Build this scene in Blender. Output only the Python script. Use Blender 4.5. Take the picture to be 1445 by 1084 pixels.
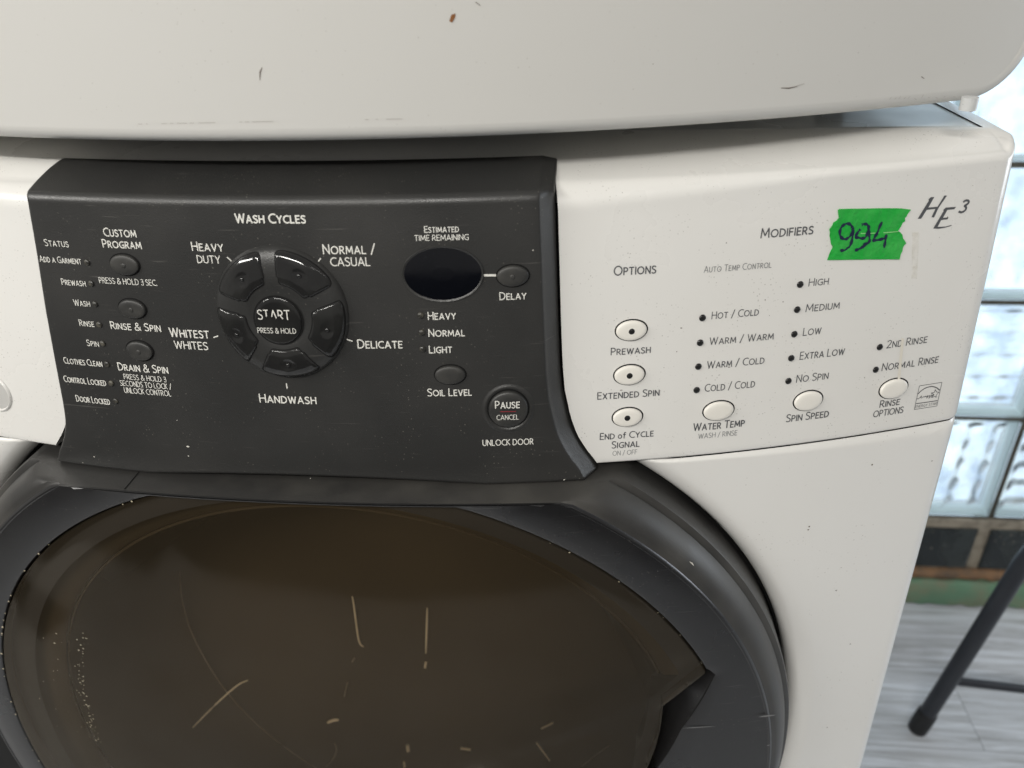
import bpy, bmesh, math, random
from mathutils import Vector, Matrix
random.seed(7)
for o in list(bpy.data.objects): bpy.data.objects.remove(o)
scene = bpy.context.scene
COL = scene.collection

# ------------------------------------------------------------------ camera
cam_d = bpy.data.cameras.new('camera'); cam = bpy.data.objects.new('camera', cam_d); COL.objects.link(cam)
RT = Vector((0.99536181, 0.09188792, -0.02848661)); UP = Vector((-0.02152251, 0.50130325, 0.86500395)); FW = Vector((-0.09376384, 0.86037879, -0.50095577))
M = Matrix.Identity(4)
for i in range(3): M[i][0] = RT[i]; M[i][1] = UP[i]; M[i][2] = -FW[i]
M.translation = Vector((0.136576, -0.311878, 0.234528)); cam.matrix_world = M
cam_d.sensor_width = 36; cam_d.sensor_fit = 'HORIZONTAL'; cam_d.lens = 1099.517 / 1445 * 36
cam_d.clip_start = 0.01; cam_d.clip_end = 100
cam_d.dof.use_dof = True; cam_d.dof.focus_distance = 0.40; cam_d.dof.aperture_fstop = 9
scene.camera = cam

# ------------------------------------------------------------------ world, lamps, exposure
wd = bpy.data.worlds.new('World'); scene.world = wd; wd.use_nodes = True
bg = wd.node_tree.nodes['Background']; bg.inputs[0].default_value = (1.0, 0.975, 0.935, 1); bg.inputs[1].default_value = 0.275
FZ0 = -.82
def lamp(name, loc, target, sx, sy, power, col):
    l = bpy.data.lights.new(name, 'AREA'); l.shape = 'RECTANGLE'; l.size = sx; l.size_y = sy; l.energy = power; l.color = col
    o = bpy.data.objects.new(name, l); COL.objects.link(o); o.location = loc
    o.rotation_euler = (Vector(target) - Vector(loc)).to_track_quat('-Z', 'Y').to_euler()
lamp('ceiling_tube_lamp', (-1.75, -1.05, 1.25), (0, 0, 0), 1.2, 0.08, 27, (1, .975, .925))
lamp('ceiling_tube_lamp', (-0.40, -1.72, 1.45), (0, 0, 0), 1.2, 0.08, 33, (1, .975, .925))
lamp('ceiling_tube_lamp', (1.25, -1.00, 1.55), (0.1, 0, 0), 1.9, 0.016, 1.7, (1, .975, .93))
lamp('floor_fill_lamp', (1.9, .56, .05), (.75, .45, FZ0), .8, .6, 11, (.86, .93, 1))  # added bluish lamp out of view, brightens the floor
vs_ = scene.view_settings
vs_.view_transform = 'Standard'; vs_.look = 'None'; vs_.exposure = 0; vs_.gamma = 1; vs_.use_curve_mapping = False
scene.render.resolution_x = 1024; scene.render.resolution_y = 768

# ------------------------------------------------------------------ measured layout (millimetres: x along the front, z up from the console's lower edge)
DARK_TEXT = [('Status', -116.9, -103.86, 113.8, 3.24, 1), ('Custom', -84.18, -67.64, 119.65, 3.94, 2), ('Program', -86.0, -66.13, 114.41, 3.92, 2), ('Add a Garment', -121.85, -99.07, 106.06, 3.06, 1), ('PRESS & HOLD 3 SEC.', -91.99, -62.01, 97.48, 2.82, 1), ('Prewash', -112.77, -99.55, 95.48, 3.13, 1), ('Wash', -108.73, -99.8, 85.54, 3.19, 1), ('Rinse', -108.35, -100.12, 75.45, 3.19, 1), ('Spin', -106.83, -100.09, 65.36, 3.19, 1), ('Rinse & Spin', -91.32, -64.66, 75.03, 3.85, 2), ('Heavy', -41.7, -26.45, 114.25, 4.16, 2), ('DUTY', -40.07, -28.77, 108.74, 3.57, 2), ('Whitest', -60.79, -40.44, 72.74, 4.7, 2), ('WHITES', -59.4, -42.15, 66.96, 3.94, 2), ('Clothes Clean', -122.7, -100.69, 54.89, 3.39, 1), ('Control Locked', -125.44, -101.05, 44.71, 3.51, 1), ('Door Locked', -121.04, -101.38, 34.48, 3.58, 1), ('Drain & Spin', -92.38, -65.21, 53.74, 4.11, 2), ('PRESS & HOLD 3', -90.29, -67.28, 49.2, 2.83, 1), ('SECONDS TO LOCK /', -93.16, -65.16, 45.55, 2.89, 1), ('UNLOCK CONTROL', -91.8, -66.14, 41.82, 2.99, 1), ('Wash Cycles', -18.99, 13.35, 126.94, 4.3, 3), ('Normal /', 19.32, 43.04, 113.36, 4.39, 2), ('CASUAL', 22.15, 40.23, 108.0, 3.97, 2), ('Delicate', 30.85, 52.02, 69.33, 4.38, 2), ('Handwash', -20.44, 8.14, 40.93, 4.6, 2), ('Estimated', 65.09, 80.32, 122.25, 2.91, 2), ('TIME REMAINING', 60.62, 84.44, 118.76, 2.53, 2), ('Delay', 97.13, 109.25, 91.22, 3.6, 2), ('Heavy', 64.44, 77.3, 82.79, 3.77, 2), ('Normal', 64.24, 81.07, 74.7, 3.74, 2), ('Light', 64.03, 74.85, 66.67, 3.8, 2), ('Soil Level', 62.06, 83.16, 45.14, 3.91, 2), ('UNLOCK DOOR', 87.32, 112.06, 18.42, 3.28, 2)]
WHITE_TEXT = [('Options', 148.35, 167.88, 96.97, 4.49, 2), ('Auto Temp Control', 190.04, 221.9, 95.71, 3.12, 0), ('Hot / Cold', 195.51, 218.31, 72.88, 3.73, 1), ('Warm / Warm', 195.51, 227.05, 59.99, 3.84, 1), ('Warm / Cold', 195.3, 223.81, 47.83, 3.93, 1), ('Cold / Cold', 195.13, 220.38, 35.73, 4.03, 1), ('Water Temp', 190.97, 217.29, 14.78, 4.35, 2), ('WASH / RINSE', 194.0, 213.94, 10.2, 2.8, 0), ('Prewash', 148.28, 167.4, 58.36, 3.76, 2), ('Extended Spin', 142.48, 172.86, 35.8, 3.86, 2), ('END of CYCLE', 144.29, 171.18, 13.88, 3.73, 2), ('Signal', 150.33, 164.42, 8.66, 3.96, 2), ('ON / OFF', 150.96, 163.36, 4.57, 2.64, 0), ('Modifiers', 215.11, 240.11, 109.75, 4.58, 2), ('High', 241.23, 251.15, 84.8, 3.83, 1), ('Medium', 241.47, 258.56, 72.1, 3.94, 1), ('Low', 241.7, 250.93, 60.1, 4.04, 1), ('Extra Low', 241.67, 264.82, 47.68, 4.15, 1), ('No Spin', 241.47, 258.22, 35.58, 4.14, 1), ('2nd Rinse', 287.11, 309.19, 47.96, 4.14, 1), ('Normal Rinse', 286.63, 317.97, 35.82, 4.25, 1), ('Spin Speed', 238.86, 261.54, 14.19, 4.32, 2), ('Rinse', 289.12, 300.39, 15.12, 4.08, 2), ('OPTIONS', 286.4, 303.35, 9.98, 3.75, 2)]
DIAL_TEXT = [('S\x03\x01\x02T', -12.64, 2.72, 85.22, 4.68, 1), ('PRESS & HOLD', -13.76, 4.64, 78.85, 2.51, 1)]
PAUSE_TEXT = [('Pause', 94.1, 105.88, 39.18, 4.01, 2), ('CANCEL', 94.69, 105.34, 33.28, 2.59, 1)]
DARK_BTN = [(-76.56, 106.87, 7.64, 5.14), (-77.42, 85.81, 7.4, 4.95), (-78.24, 64.82, 7.32, 5.22), (103.34, 102.19, 7.38, 5.07), (73.37, 55.96, 7.47, 4.92)]
DISPLAY = (72.29, 103.81, 17.67, 12.16)
PAUSE_BTN = (100.19, 37.74, 9.68, 9.85)
DIAL = (-3.1, 86.0, 30.97, 31.31)
START_BTN = (-3.49, 84.62, 11.14, 11.34)
WHITE_BTN = [(157.66, 70.39, 7.61, 5.17), (157.69, 47.89, 7.62, 5.22), (157.65, 25.54, 7.58, 5.1), (203.11, 24.97, 7.94, 5.3), (249.22, 24.97, 7.75, 5.47), (295.26, 25.07, 8.01, 5.52)]
BTN_LED = [(157.79, 70.46), (157.73, 48.16), (157.55, 25.87)]
WHITE_LED = [(191.17, 74.02), (191.04, 61.64), (191.06, 49.45), (191.17, 37.17), (237.06, 86.25), (237.16, 73.89), (237.33, 61.56), (237.35, 49.18), (237.42, 37.1), (283.38, 49.27), (283.35, 37.18)]
DARK_LED = [(-96.13, 107.1), (-96.51, 97.07), (-97.06, 86.95), (-97.3, 76.8), (-97.86, 67.21), (-98.14, 56.52), (-98.16, 46.38), (-98.01, 36.88), (61.23, 85.02), (61.28, 76.79), (61.16, 68.83)]
TICKS = [[(-25.42, 111.75), (-23.65, 110.0)], [(-38.63, 73.33), (-36.06, 74.22)], [(16.42, 109.7), (18.09, 111.57)], [(26.16, 73.73), (28.71, 72.8)], [(-5.71, 51.34), (-5.65, 48.65)], [(90.06, 102.79), (95.87, 102.61)]]
RED_LINE = [(96.54, 37.65), (103.92, 37.45)]
HE_POLY = [[(291.35, 112.01), (293.12, 111.83), (295.27, 115.75), (299.68, 115.8), (298.45, 112.02), (299.85, 111.8), (301.23, 116.13), (304.44, 121.49), (303.02, 121.56), (300.57, 116.68), (295.86, 116.79), (297.91, 121.41), (296.2, 121.57), (295.18, 120.71), (295.4, 119.9)], [(300.49, 106.51), (303.37, 106.03), (306.88, 106.24), (309.94, 106.73), (309.97, 107.22), (309.18, 107.06), (307.05, 106.72), (302.62, 107.02), (303.86, 110.11), (307.13, 110.13), (307.5, 110.93), (304.6, 111.14), (306.14, 114.65), (309.69, 114.65), (310.43, 115.6), (305.07, 115.86), (303.92, 114.88), (304.2, 114.24)]]
HE_THREE = [(313.86, 117.39), (314.4, 118.07), (315.73, 118.22), (316.79, 117.58), (316.58, 116.38), (314.54, 115.66), (315.9, 115.1), (316.05, 113.86), (315.15, 112.97), (313.71, 112.63), (312.33, 113.27)]
TAPE = [(251.07, 120.26), (257.66, 119.81), (264.55, 119.32), (274.07, 118.58), (282.15, 117.74), (286.82, 116.73), (286.09, 115.54), (285.48, 114.57), (285.35, 113.54), (284.61, 113.23), (285.07, 111.64), (283.84, 110.88), (283.4, 109.43), (282.78, 108.45), (282.19, 107.31), (283.45, 106.58), (284.75, 105.4), (285.43, 103.52), (286.72, 102.17), (287.62, 100.93), (286.64, 100.06), (286.18, 99.04), (286.3, 97.19), (285.74, 96.18), (285.48, 93.59), (278.43, 94.3), (268.6, 95.24), (258.92, 96.07), (248.75, 96.84), (249.26, 98.67), (249.63, 100.44), (250.44, 102.31), (250.48, 103.05), (249.52, 104.34), (248.89, 106.47), (248.25, 108.31), (248.25, 109.78), (247.72, 111.3), (248.35, 112.27), (248.86, 112.96), (249.26, 114.38), (250.57, 114.85), (251.5, 116.23), (250.88, 118.31), (250.47, 119.79)]
INK = [[(258.69, 111.23), (258.02, 112.47), (256.49, 113.34), (254.96, 113.18), (253.58, 112.13), (252.89, 110.58), (253.05, 108.5), (254.07, 106.93), (255.77, 106.03), (257.28, 106.33), (258.54, 107.25), (259.34, 109.11), (259.16, 110.6), (258.69, 111.23), (259.48, 109.39), (259.71, 106.4), (259.41, 103.74), (258.61, 101.87), (257.18, 100.96), (255.65, 100.74), (254.37, 101.29)], [(262.93, 110.1), (261.88, 108.87), (261.06, 107.17), (261.18, 106.41), (262.96, 106.09), (264.93, 105.61), (266.27, 106.07), (266.88, 108.1), (267.05, 109.86), (266.64, 111.38), (265.4, 112.23), (264.12, 112.35), (263.25, 111.93)], [(266.74, 110.78), (267.62, 108.03), (268.16, 105.59), (268.47, 103.77), (267.05, 102.4), (264.99, 101.4), (263.21, 100.67), (261.75, 100.33)], [(268.13, 103.5), (266.05, 102.65), (265.16, 102.29), (267.27, 102.98)], [(273.28, 112.58), (272.36, 110.25), (271.7, 107.64), (270.81, 105.48), (270.1, 104.05), (272.17, 104.06), (274.35, 104.38), (276.06, 104.66)], [(276.31, 106.44), (276.37, 104.18), (276.43, 102.07), (276.47, 100.0)]]
ESTAR = [[(309.93, 24.12), (322.84, 23.99), (322.79, 10.44), (309.7, 10.78), (309.93, 24.12)], [(310.03, 14.01), (322.47, 13.67)], [(310.01, 19.56), (311.61, 21.22), (313.79, 22.36), (316.62, 22.77), (318.95, 22.14), (320.91, 20.96), (322.58, 19.47)], [(322.42, 18.54), (320.88, 18.8), (319.8, 20.43), (319.53, 18.79), (317.68, 18.87), (319.67, 17.56), (318.64, 16.04), (320.4, 16.47), (321.3, 15.7), (321.0, 17.09), (322.42, 18.54)], [(309.8, 16.95), (311.08, 16.61), (311.86, 17.57), (312.44, 18.31), (312.26, 17.38), (311.99, 16.94), (313.22, 16.85), (313.8, 17.6), (314.31, 16.91), (314.76, 17.68), (315.29, 16.86), (315.77, 17.51), (315.94, 17.84), (315.92, 16.76), (315.47, 15.99), (316.33, 17.17), (316.73, 17.58), (317.21, 17.62), (317.19, 16.54), (316.77, 15.64), (317.62, 16.83), (318.15, 17.82), (318.71, 17.49), (318.13, 16.13), (318.81, 16.98), (319.42, 17.61)]]
ESTAR_TEXT = ('ENERGY STAR', 310.08, 322.44, 11.45, 1.52, 1)
STAIN = [[(292.88, 52.39), (294.84, 52.12), (297.96, 27.51), (295.93, 27.83)], [(289.69, 105.82), (293.4, 105.43), (296.84, 82.7), (293.78, 83.07)]]
DIMPLE = (-180.29, 27.73, 9.65, 11.89)
NOTCH_WIN = [(64.31, 233.95), (65.56, 222.48), (68.13, 202.32), (71.87, 197.67), (83.34, 183.2)]
NOTCH_RING = [(65.42, 236.08), (74.75, 206.34), (83.69, 188.68)]
BOWL_ARC = [(-23.28, 194.75), (-14.62, 198.45), (-2.98, 201.18), (13.46, 203.43), (27.68, 207.74), (41.03, 212.71), (49.97, 212.37), (-50.0, 182.65), (-61.55, 178.08), (-74.34, 169.05)]
RING_SCUFF = [[(47.49, 263.95), (48.66, 262.58)], [(74.16, 207.61), (75.63, 226.72)], [(75.97, 251.57), (76.46, 261.74)], [(82.32, 254.46), (82.2, 257.02)]]
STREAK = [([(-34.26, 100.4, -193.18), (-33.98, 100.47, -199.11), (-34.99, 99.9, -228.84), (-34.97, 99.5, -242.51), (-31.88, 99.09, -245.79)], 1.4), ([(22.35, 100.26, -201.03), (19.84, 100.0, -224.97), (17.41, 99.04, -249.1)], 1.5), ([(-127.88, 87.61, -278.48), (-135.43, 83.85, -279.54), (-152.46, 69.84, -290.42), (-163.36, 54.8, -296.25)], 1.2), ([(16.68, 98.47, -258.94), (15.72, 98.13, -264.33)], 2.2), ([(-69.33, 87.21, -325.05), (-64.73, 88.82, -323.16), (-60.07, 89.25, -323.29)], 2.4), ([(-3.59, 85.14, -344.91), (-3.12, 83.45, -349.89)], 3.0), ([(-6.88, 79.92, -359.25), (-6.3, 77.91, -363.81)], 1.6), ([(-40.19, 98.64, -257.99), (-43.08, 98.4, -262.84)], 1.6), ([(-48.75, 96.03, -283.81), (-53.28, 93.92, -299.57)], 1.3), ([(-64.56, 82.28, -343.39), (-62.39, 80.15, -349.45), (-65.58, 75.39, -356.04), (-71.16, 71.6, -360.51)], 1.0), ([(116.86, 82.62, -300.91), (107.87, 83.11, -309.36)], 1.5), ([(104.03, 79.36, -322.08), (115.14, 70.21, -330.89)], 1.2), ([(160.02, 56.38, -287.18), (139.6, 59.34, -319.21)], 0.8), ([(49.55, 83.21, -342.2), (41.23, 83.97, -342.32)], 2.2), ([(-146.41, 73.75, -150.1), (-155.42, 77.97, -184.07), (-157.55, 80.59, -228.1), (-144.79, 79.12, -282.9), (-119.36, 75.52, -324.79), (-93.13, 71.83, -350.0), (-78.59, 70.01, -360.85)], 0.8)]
DRYER_EDGE = [(298.03, 159.55), (313.4, 159.01), (319.02, 159.73), (324.39, 161.44), (329.24, 164.78), (333.43, 170.05), (336.66, 177.83)]
DRYER_MARK = [[(3.78, 190.38), (2.53, 188.52), (1.94, 185.55)], [(68.02, 200.13), (68.25, 199.61)], [(91.08, 211.75), (92.92, 210.45)], [(217.17, 173.84), (220.71, 173.45), (224.46, 173.92)], [(227.5, 174.86), (220.41, 173.33)], [(-26.92, 182.0), (-26.68, 181.72)], [(161.15, 186.54), (161.46, 186.26)], [(249.74, 185.64), (250.35, 185.89)], [(283.23, 173.68), (284.93, 172.65)], [(-34.7, 214.39), (-34.47, 214.14)]]
DRYER_RUST = [(80.59, 205.34), (81.57, 207.57), (83.24, 208.02), (82.87, 206.53), (81.65, 204.81)]
DRYER_DASH = [[(-56.49, 168.23), (-54.47, 168.28)], [(-52.8, 168.32), (-51.79, 168.35)], [(-45.49, 168.49), (-42.86, 168.55)], [(-41.54, 168.58), (-39.91, 168.61)], [(-38.28, 168.65), (-33.74, 168.74)], [(-32.45, 168.76), (-30.52, 168.79)], [(-28.59, 168.83), (-20.95, 168.95)], [(-10.27, 169.1), (-9.02, 169.11)], [(-7.78, 169.13), (-5.92, 169.15)], [(-4.68, 169.16), (4.55, 169.24)], [(43.26, 169.31), (44.73, 169.31)], [(47.68, 169.29), (48.86, 169.29)], [(52.09, 169.27), (57.38, 169.23)], [(56.5, 169.24), (58.84, 169.22)], [(269.51, 165.11), (270.36, 165.95)], [(271.99, 164.99), (272.92, 165.52)], [(274.13, 164.88), (274.91, 166.03)], [(276.64, 164.75), (277.57, 165.28)], [(278.8, 164.64), (279.65, 165.48)], [(282.06, 164.47), (283.32, 163.74)], [(285.71, 164.27), (286.4, 165.74)], [(289.02, 164.09), (290.06, 164.3)], [(293.11, 163.86), (294.33, 163.44)], [(297.24, 163.62), (298.3, 163.84)], [(302.56, 163.31), (303.72, 163.21)], [(309.12, 162.92), (310.3, 162.81)]]


# ------------------------------------------------------------------ materials
def nodes(name):
    m = bpy.data.materials.new(name); m.use_nodes = True; nt = m.node_tree
    return m, nt, nt.nodes['Principled BSDF']
def N(nt, t, **kw):
    n = nt.nodes.new(t)
    for k, v in kw.items(): setattr(n, k, v)
    return n
def paint(name, col, rough=.4, spec=.5, coat=0, dirt=None, dirt_amt=.25, dirt_scale=9, speck=None, speck_amt=.5, speck_scale=900, speck_size=.10, rvar=.1, bump=0, bump_scale=400, metallic=0, scratch=None):
    """Principled surface with soft blotchy wear, fine specks and uneven gloss."""
    m, nt, b = nodes(name); L = nt.links
    b.inputs['Roughness'].default_value = rough; b.inputs['Specular IOR Level'].default_value = spec; b.inputs['Coat Weight'].default_value = coat
    b.inputs['Coat Roughness'].default_value = .12; b.inputs['Metallic'].default_value = metallic
    tc = N(nt, 'ShaderNodeTexCoord'); rgb = N(nt, 'ShaderNodeRGB'); rgb.outputs[0].default_value = (*col, 1); c = rgb.outputs[0]
    n1 = N(nt, 'ShaderNodeTexNoise'); n1.inputs['Scale'].default_value = dirt_scale; n1.inputs['Detail'].default_value = 6; L.new(tc.outputs['Object'], n1.inputs['Vector'])
    if dirt:
        r = N(nt, 'ShaderNodeMapRange'); r.inputs['From Min'].default_value = .42; r.inputs['From Max'].default_value = .75; r.inputs['To Max'].default_value = dirt_amt
        L.new(n1.outputs['Fac'], r.inputs['Value']); mx = N(nt, 'ShaderNodeMix', data_type='RGBA'); L.new(r.outputs[0], mx.inputs[0]); L.new(c, mx.inputs[6]); mx.inputs[7].default_value = (*dirt, 1); c = mx.outputs[2]
    if speck:
        v = N(nt, 'ShaderNodeTexVoronoi'); v.inputs['Scale'].default_value = speck_scale; L.new(tc.outputs['Object'], v.inputs['Vector'])
        a = N(nt, 'ShaderNodeMapRange'); a.inputs['From Min'].default_value = speck_size; a.inputs['From Max'].default_value = speck_size * .5; L.new(v.outputs['Distance'], a.inputs['Value'])
        n2 = N(nt, 'ShaderNodeTexNoise'); n2.inputs['Scale'].default_value = speck_scale * .12; n2.inputs['Detail'].default_value = 3; L.new(tc.outputs['Object'], n2.inputs['Vector'])
        a2 = N(nt, 'ShaderNodeMapRange'); a2.inputs['From Min'].default_value = .47; a2.inputs['From Max'].default_value = .66; a2.inputs['To Max'].default_value = speck_amt; L.new(n2.outputs['Fac'], a2.inputs['Value'])
        mu = N(nt, 'ShaderNodeMath', operation='MULTIPLY'); L.new(a.outputs[0], mu.inputs[0]); L.new(a2.outputs[0], mu.inputs[1])
        mx = N(nt, 'ShaderNodeMix', data_type='RGBA'); L.new(mu.outputs[0], mx.inputs[0]); L.new(c, mx.inputs[6]); mx.inputs[7].default_value = (*speck, 1); c = mx.outputs[2]
    if scratch:
        for k, ang in enumerate((.5, -.9, 1.3)):
            mp = N(nt, 'ShaderNodeMapping'); mp.inputs['Rotation'].default_value = (0.2, ang, .1 * k); mp.inputs['Scale'].default_value = (35, 35, 900); L.new(tc.outputs['Object'], mp.inputs['Vector'])
            n3 = N(nt, 'ShaderNodeTexNoise'); n3.inputs['Scale'].default_value = 1; n3.inputs['Detail'].default_value = 2; L.new(mp.outputs[0], n3.inputs['Vector'])
            a = N(nt, 'ShaderNodeMapRange'); a.inputs['From Min'].default_value = .72; a.inputs['From Max'].default_value = .82; a.inputs['To Max'].default_value = .5; L.new(n3.outputs['Fac'], a.inputs['Value'])
            mx = N(nt, 'ShaderNodeMix', data_type='RGBA'); L.new(a.outputs[0], mx.inputs[0]); L.new(c, mx.inputs[6]); mx.inputs[7].default_value = (*scratch, 1); c = mx.outputs[2]
    L.new(c, b.inputs['Base Color'])
    if rvar:
        r = N(nt, 'ShaderNodeMapRange'); r.inputs['From Min'].default_value = .3; r.inputs['From Max'].default_value = .7; r.inputs['To Min'].default_value = max(.02, rough - rvar); r.inputs['To Max'].default_value = rough + rvar
        L.new(n1.outputs['Fac'], r.inputs['Value']); L.new(r.outputs[0], b.inputs['Roughness'])
    if bump:
        n4 = N(nt, 'ShaderNodeTexNoise'); n4.inputs['Scale'].default_value = bump_scale; n4.inputs['Detail'].default_value = 3; L.new(tc.outputs['Object'], n4.inputs['Vector'])
        bp = N(nt, 'ShaderNodeBump'); bp.inputs['Strength'].default_value = bump; bp.inputs['Distance'].default_value = .001; L.new(n4.outputs['Fac'], bp.inputs['Height']); L.new(bp.outputs[0], b.inputs['Normal'])
    return m
WHITE = paint('white_console_plastic', (.765, .755, .725), .28, .45, .3, (.70, .685, .645), .4, 9, (.24, .22, .19), .6, 520, .19, .07)
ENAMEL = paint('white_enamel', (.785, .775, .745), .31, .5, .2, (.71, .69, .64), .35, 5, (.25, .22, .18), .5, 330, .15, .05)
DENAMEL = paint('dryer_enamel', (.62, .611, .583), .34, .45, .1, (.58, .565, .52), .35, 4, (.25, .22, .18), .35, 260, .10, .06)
LIDM = paint('worn_lid_enamel', (.62, .63, .62), .30, .5, .2, (.35, .36, .37), .5, 14, (.12, .12, .12), .8, 420, .12, .1)
BLACKP = paint('charcoal_plastic', (.028, .028, .0272), .36, .5, 0, (.034, .033, .031), .8, 16, (.22, .21, .18), .55, 420, .15, .08, .12, 1500, scratch=(.13, .125, .115))
BLACKT = BLACKP
RINGM = paint('charcoal_door_plastic', (.011, .011, .0118), .28, .5, 0, (.021, .020, .0195), .7, 10, (.22, .2, .17), .5, 380, .12, .08, .06, 1400, scratch=(.09, .09, .088))
GLOSSB = paint('glossy_black_plastic', (.016, .016, .016), .10, .5, 0, (.03, .03, .028), .6, 60, (.2, .19, .17), .4, 900, .08, .05)
BTNB = paint('black_rubbery_button', (.026, .026, .025), .45, .5, 0, (.05, .048, .043), .7, 120, (.3, .28, .24), .6, 1400, .10, .06)
GAPM = paint('black_gap', (.006, .006, .006), .7, .2, rvar=0)
SMOKE = paint('black_display_acrylic', (.003, .0035, .0055), .07, .5, 0, None, 0, 40, (.25, .27, .3), .5, 1100, .09, .03)
INKW = paint('white_print', (.72, .71, .66), .5, .3, rvar=0)
INKG = paint('grey_print', (.085, .088, .095), .5, .3, rvar=0)
INKL = paint('pale_grey_print', (.15, .155, .16), .5, .3, rvar=0)
INKR = paint('red_print', (.28, .03, .04), .5, .3, rvar=0)
NAVY = paint('navy_marker_ink', (.012, .018, .05), .5, .3, rvar=0)
LEDM = paint('dark_indicator_lens', (.018, .018, .018), .18, .5, rvar=0)
LEDD = paint('dusty_indicator_lens', (.026, .025, .022), .4, .5, 0, (.13, .12, .09), .8, 420, None, rvar=.1)
TAPEM = paint('green_masking_tape', (.010, .36, .040), .62, .35, 0, (.06, .46, .085), .8, 90, (.004, .26, .02), .5, 900, .16, .1, .7, 420)
CHIP = paint('pale_chip', (.62, .60, .54), .6, .3, rvar=0)
GREYCHIP = paint('grey_scuff', (.20, .20, .20), .6, .3, rvar=0)
MARKD = paint('dark_scuff', (.16, .13, .11), .6, .3, rvar=0)
MARKL = paint('faint_scuff', (.46, .44, .41), .6, .3, rvar=0)
RUST = paint('rust_spot', (.30, .13, .05), .8, .2, 0, (.12, .05, .02), .8, 300, rvar=0)
STAINM = paint('yellowed_stain', (.735, .70, .62), .45, .4, 0, (.70, .655, .55), .7, 160, rvar=0)
CRUMB = paint('lint_crumb', (.42, .37, .27), .8, .2, rvar=0)
BORDER = paint('window_border_paint', (.052, .056, .064), .5, .3, 0, (.046, .048, .053), .6, 14, rvar=.05)
FLANGE = paint('brown_tub_flange', (.090, .072, .045), .5, .15, 0, (.070, .056, .038), .7, 12, rvar=.1)
BOWLM = paint('wet_glass_bowl', (.068, .055, .036), .25, .12, 0, (.050, .040, .028), .8, 9, rvar=.02)
CHAIRM = paint('black_powder_coat', (.012, .014, .02), .42, .5, 0, (.03, .033, .04), .5, 30, rvar=.08)
RUBBER = paint('black_rubber', (.012, .012, .013), .65, .4, rvar=.05)
MORTAR = paint('dark_weathered_mortar', (.075, .072, .06), .9, .2, 0, (.15, .14, .11), .7, 60, rvar=0, bump=.5, bump_scale=200)
GROUT = paint('dirty_grout', (.33, .29, .23), .9, .2, 0, (.08, .065, .05), 1.0, 45, rvar=0, bump=.6, bump_scale=160)
TILEM = paint('black_wall_tile', (.012, .016, .017), .25, .5, 0, (.05, .06, .055), .6, 20, (.4, .36, .28), .8, 90, .16, .1)
RUSTB = paint('rusty_brown_ledge', (.22, .125, .065), .8, .3, 0, (.09, .075, .06), 1.0, 45, rvar=.05, bump=.6, bump_scale=150)
GREENB = paint('chipped_green_baseboard', (.13, .24, .15), .55, .4, 0, (.22, .20, .13), .95, 26, (.05, .035, .025), .95, 34, .42, .1, .4, 100)
WALLM = paint('pale_wall_paint', (.55, .53, .48), .7, .3, 0, (.45, .43, .39), .5, 6, rvar=.05)

def window_mat():
    m = bpy.data.materials.new('smoked_brown_acrylic'); m.use_nodes = True; nt = m.node_tree; nt.nodes.clear(); L = nt.links
    out = N(nt, 'ShaderNodeOutputMaterial'); tr = N(nt, 'ShaderNodeBsdfTransparent'); tr.inputs[0].default_value = (.74, .68, .60, 1)
    gl = N(nt, 'ShaderNodeBsdfGlossy'); gl.inputs['Roughness'].default_value = .09; gl.inputs[0].default_value = (.5, .46, .40, 1)
    df = N(nt, 'ShaderNodeBsdfDiffuse'); df.inputs[0].default_value = (.016, .0125, .008, 1)
    fr = N(nt, 'ShaderNodeFresnel'); fr.inputs[0].default_value = 1.45
    ad = N(nt, 'ShaderNodeAddShader'); L.new(tr.outputs[0], ad.inputs[0]); L.new(df.outputs[0], ad.inputs[1])
    mx = N(nt, 'ShaderNodeMixShader'); L.new(fr.outputs[0], mx.inputs[0]); L.new(ad.outputs[0], mx.inputs[1]); L.new(gl.outputs[0], mx.inputs[2])
    tc = N(nt, 'ShaderNodeTexCoord'); v = N(nt, 'ShaderNodeTexVoronoi'); v.inputs['Scale'].default_value = 420; L.new(tc.outputs['Object'], v.inputs['Vector'])
    a = N(nt, 'ShaderNodeMapRange'); a.inputs['From Min'].default_value = .06; a.inputs['From Max'].default_value = .03; L.new(v.outputs['Distance'], a.inputs['Value'])
    n2 = N(nt, 'ShaderNodeTexNoise'); n2.inputs['Scale'].default_value = 30; L.new(tc.outputs['Object'], n2.inputs['Vector'])
    a2 = N(nt, 'ShaderNodeMapRange'); a2.inputs['From Min'].default_value = .52; a2.inputs['From Max'].default_value = .7; a2.inputs['To Max'].default_value = .5; L.new(n2.outputs['Fac'], a2.inputs['Value'])
    mu = N(nt, 'ShaderNodeMath', operation='MULTIPLY'); L.new(a.outputs[0], mu.inputs[0]); L.new(a2.outputs[0], mu.inputs[1])
    d2 = N(nt, 'ShaderNodeBsdfDiffuse'); d2.inputs[0].default_value = (.22, .19, .15, 1)
    m2 = N(nt, 'ShaderNodeMixShader'); L.new(mu.outputs[0], m2.inputs[0]); L.new(mx.outputs[0], m2.inputs[1]); L.new(d2.outputs[0], m2.inputs[2]); L.new(m2.outputs[0], out.inputs[0])
    return m
WINDOWM = window_mat()
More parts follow.
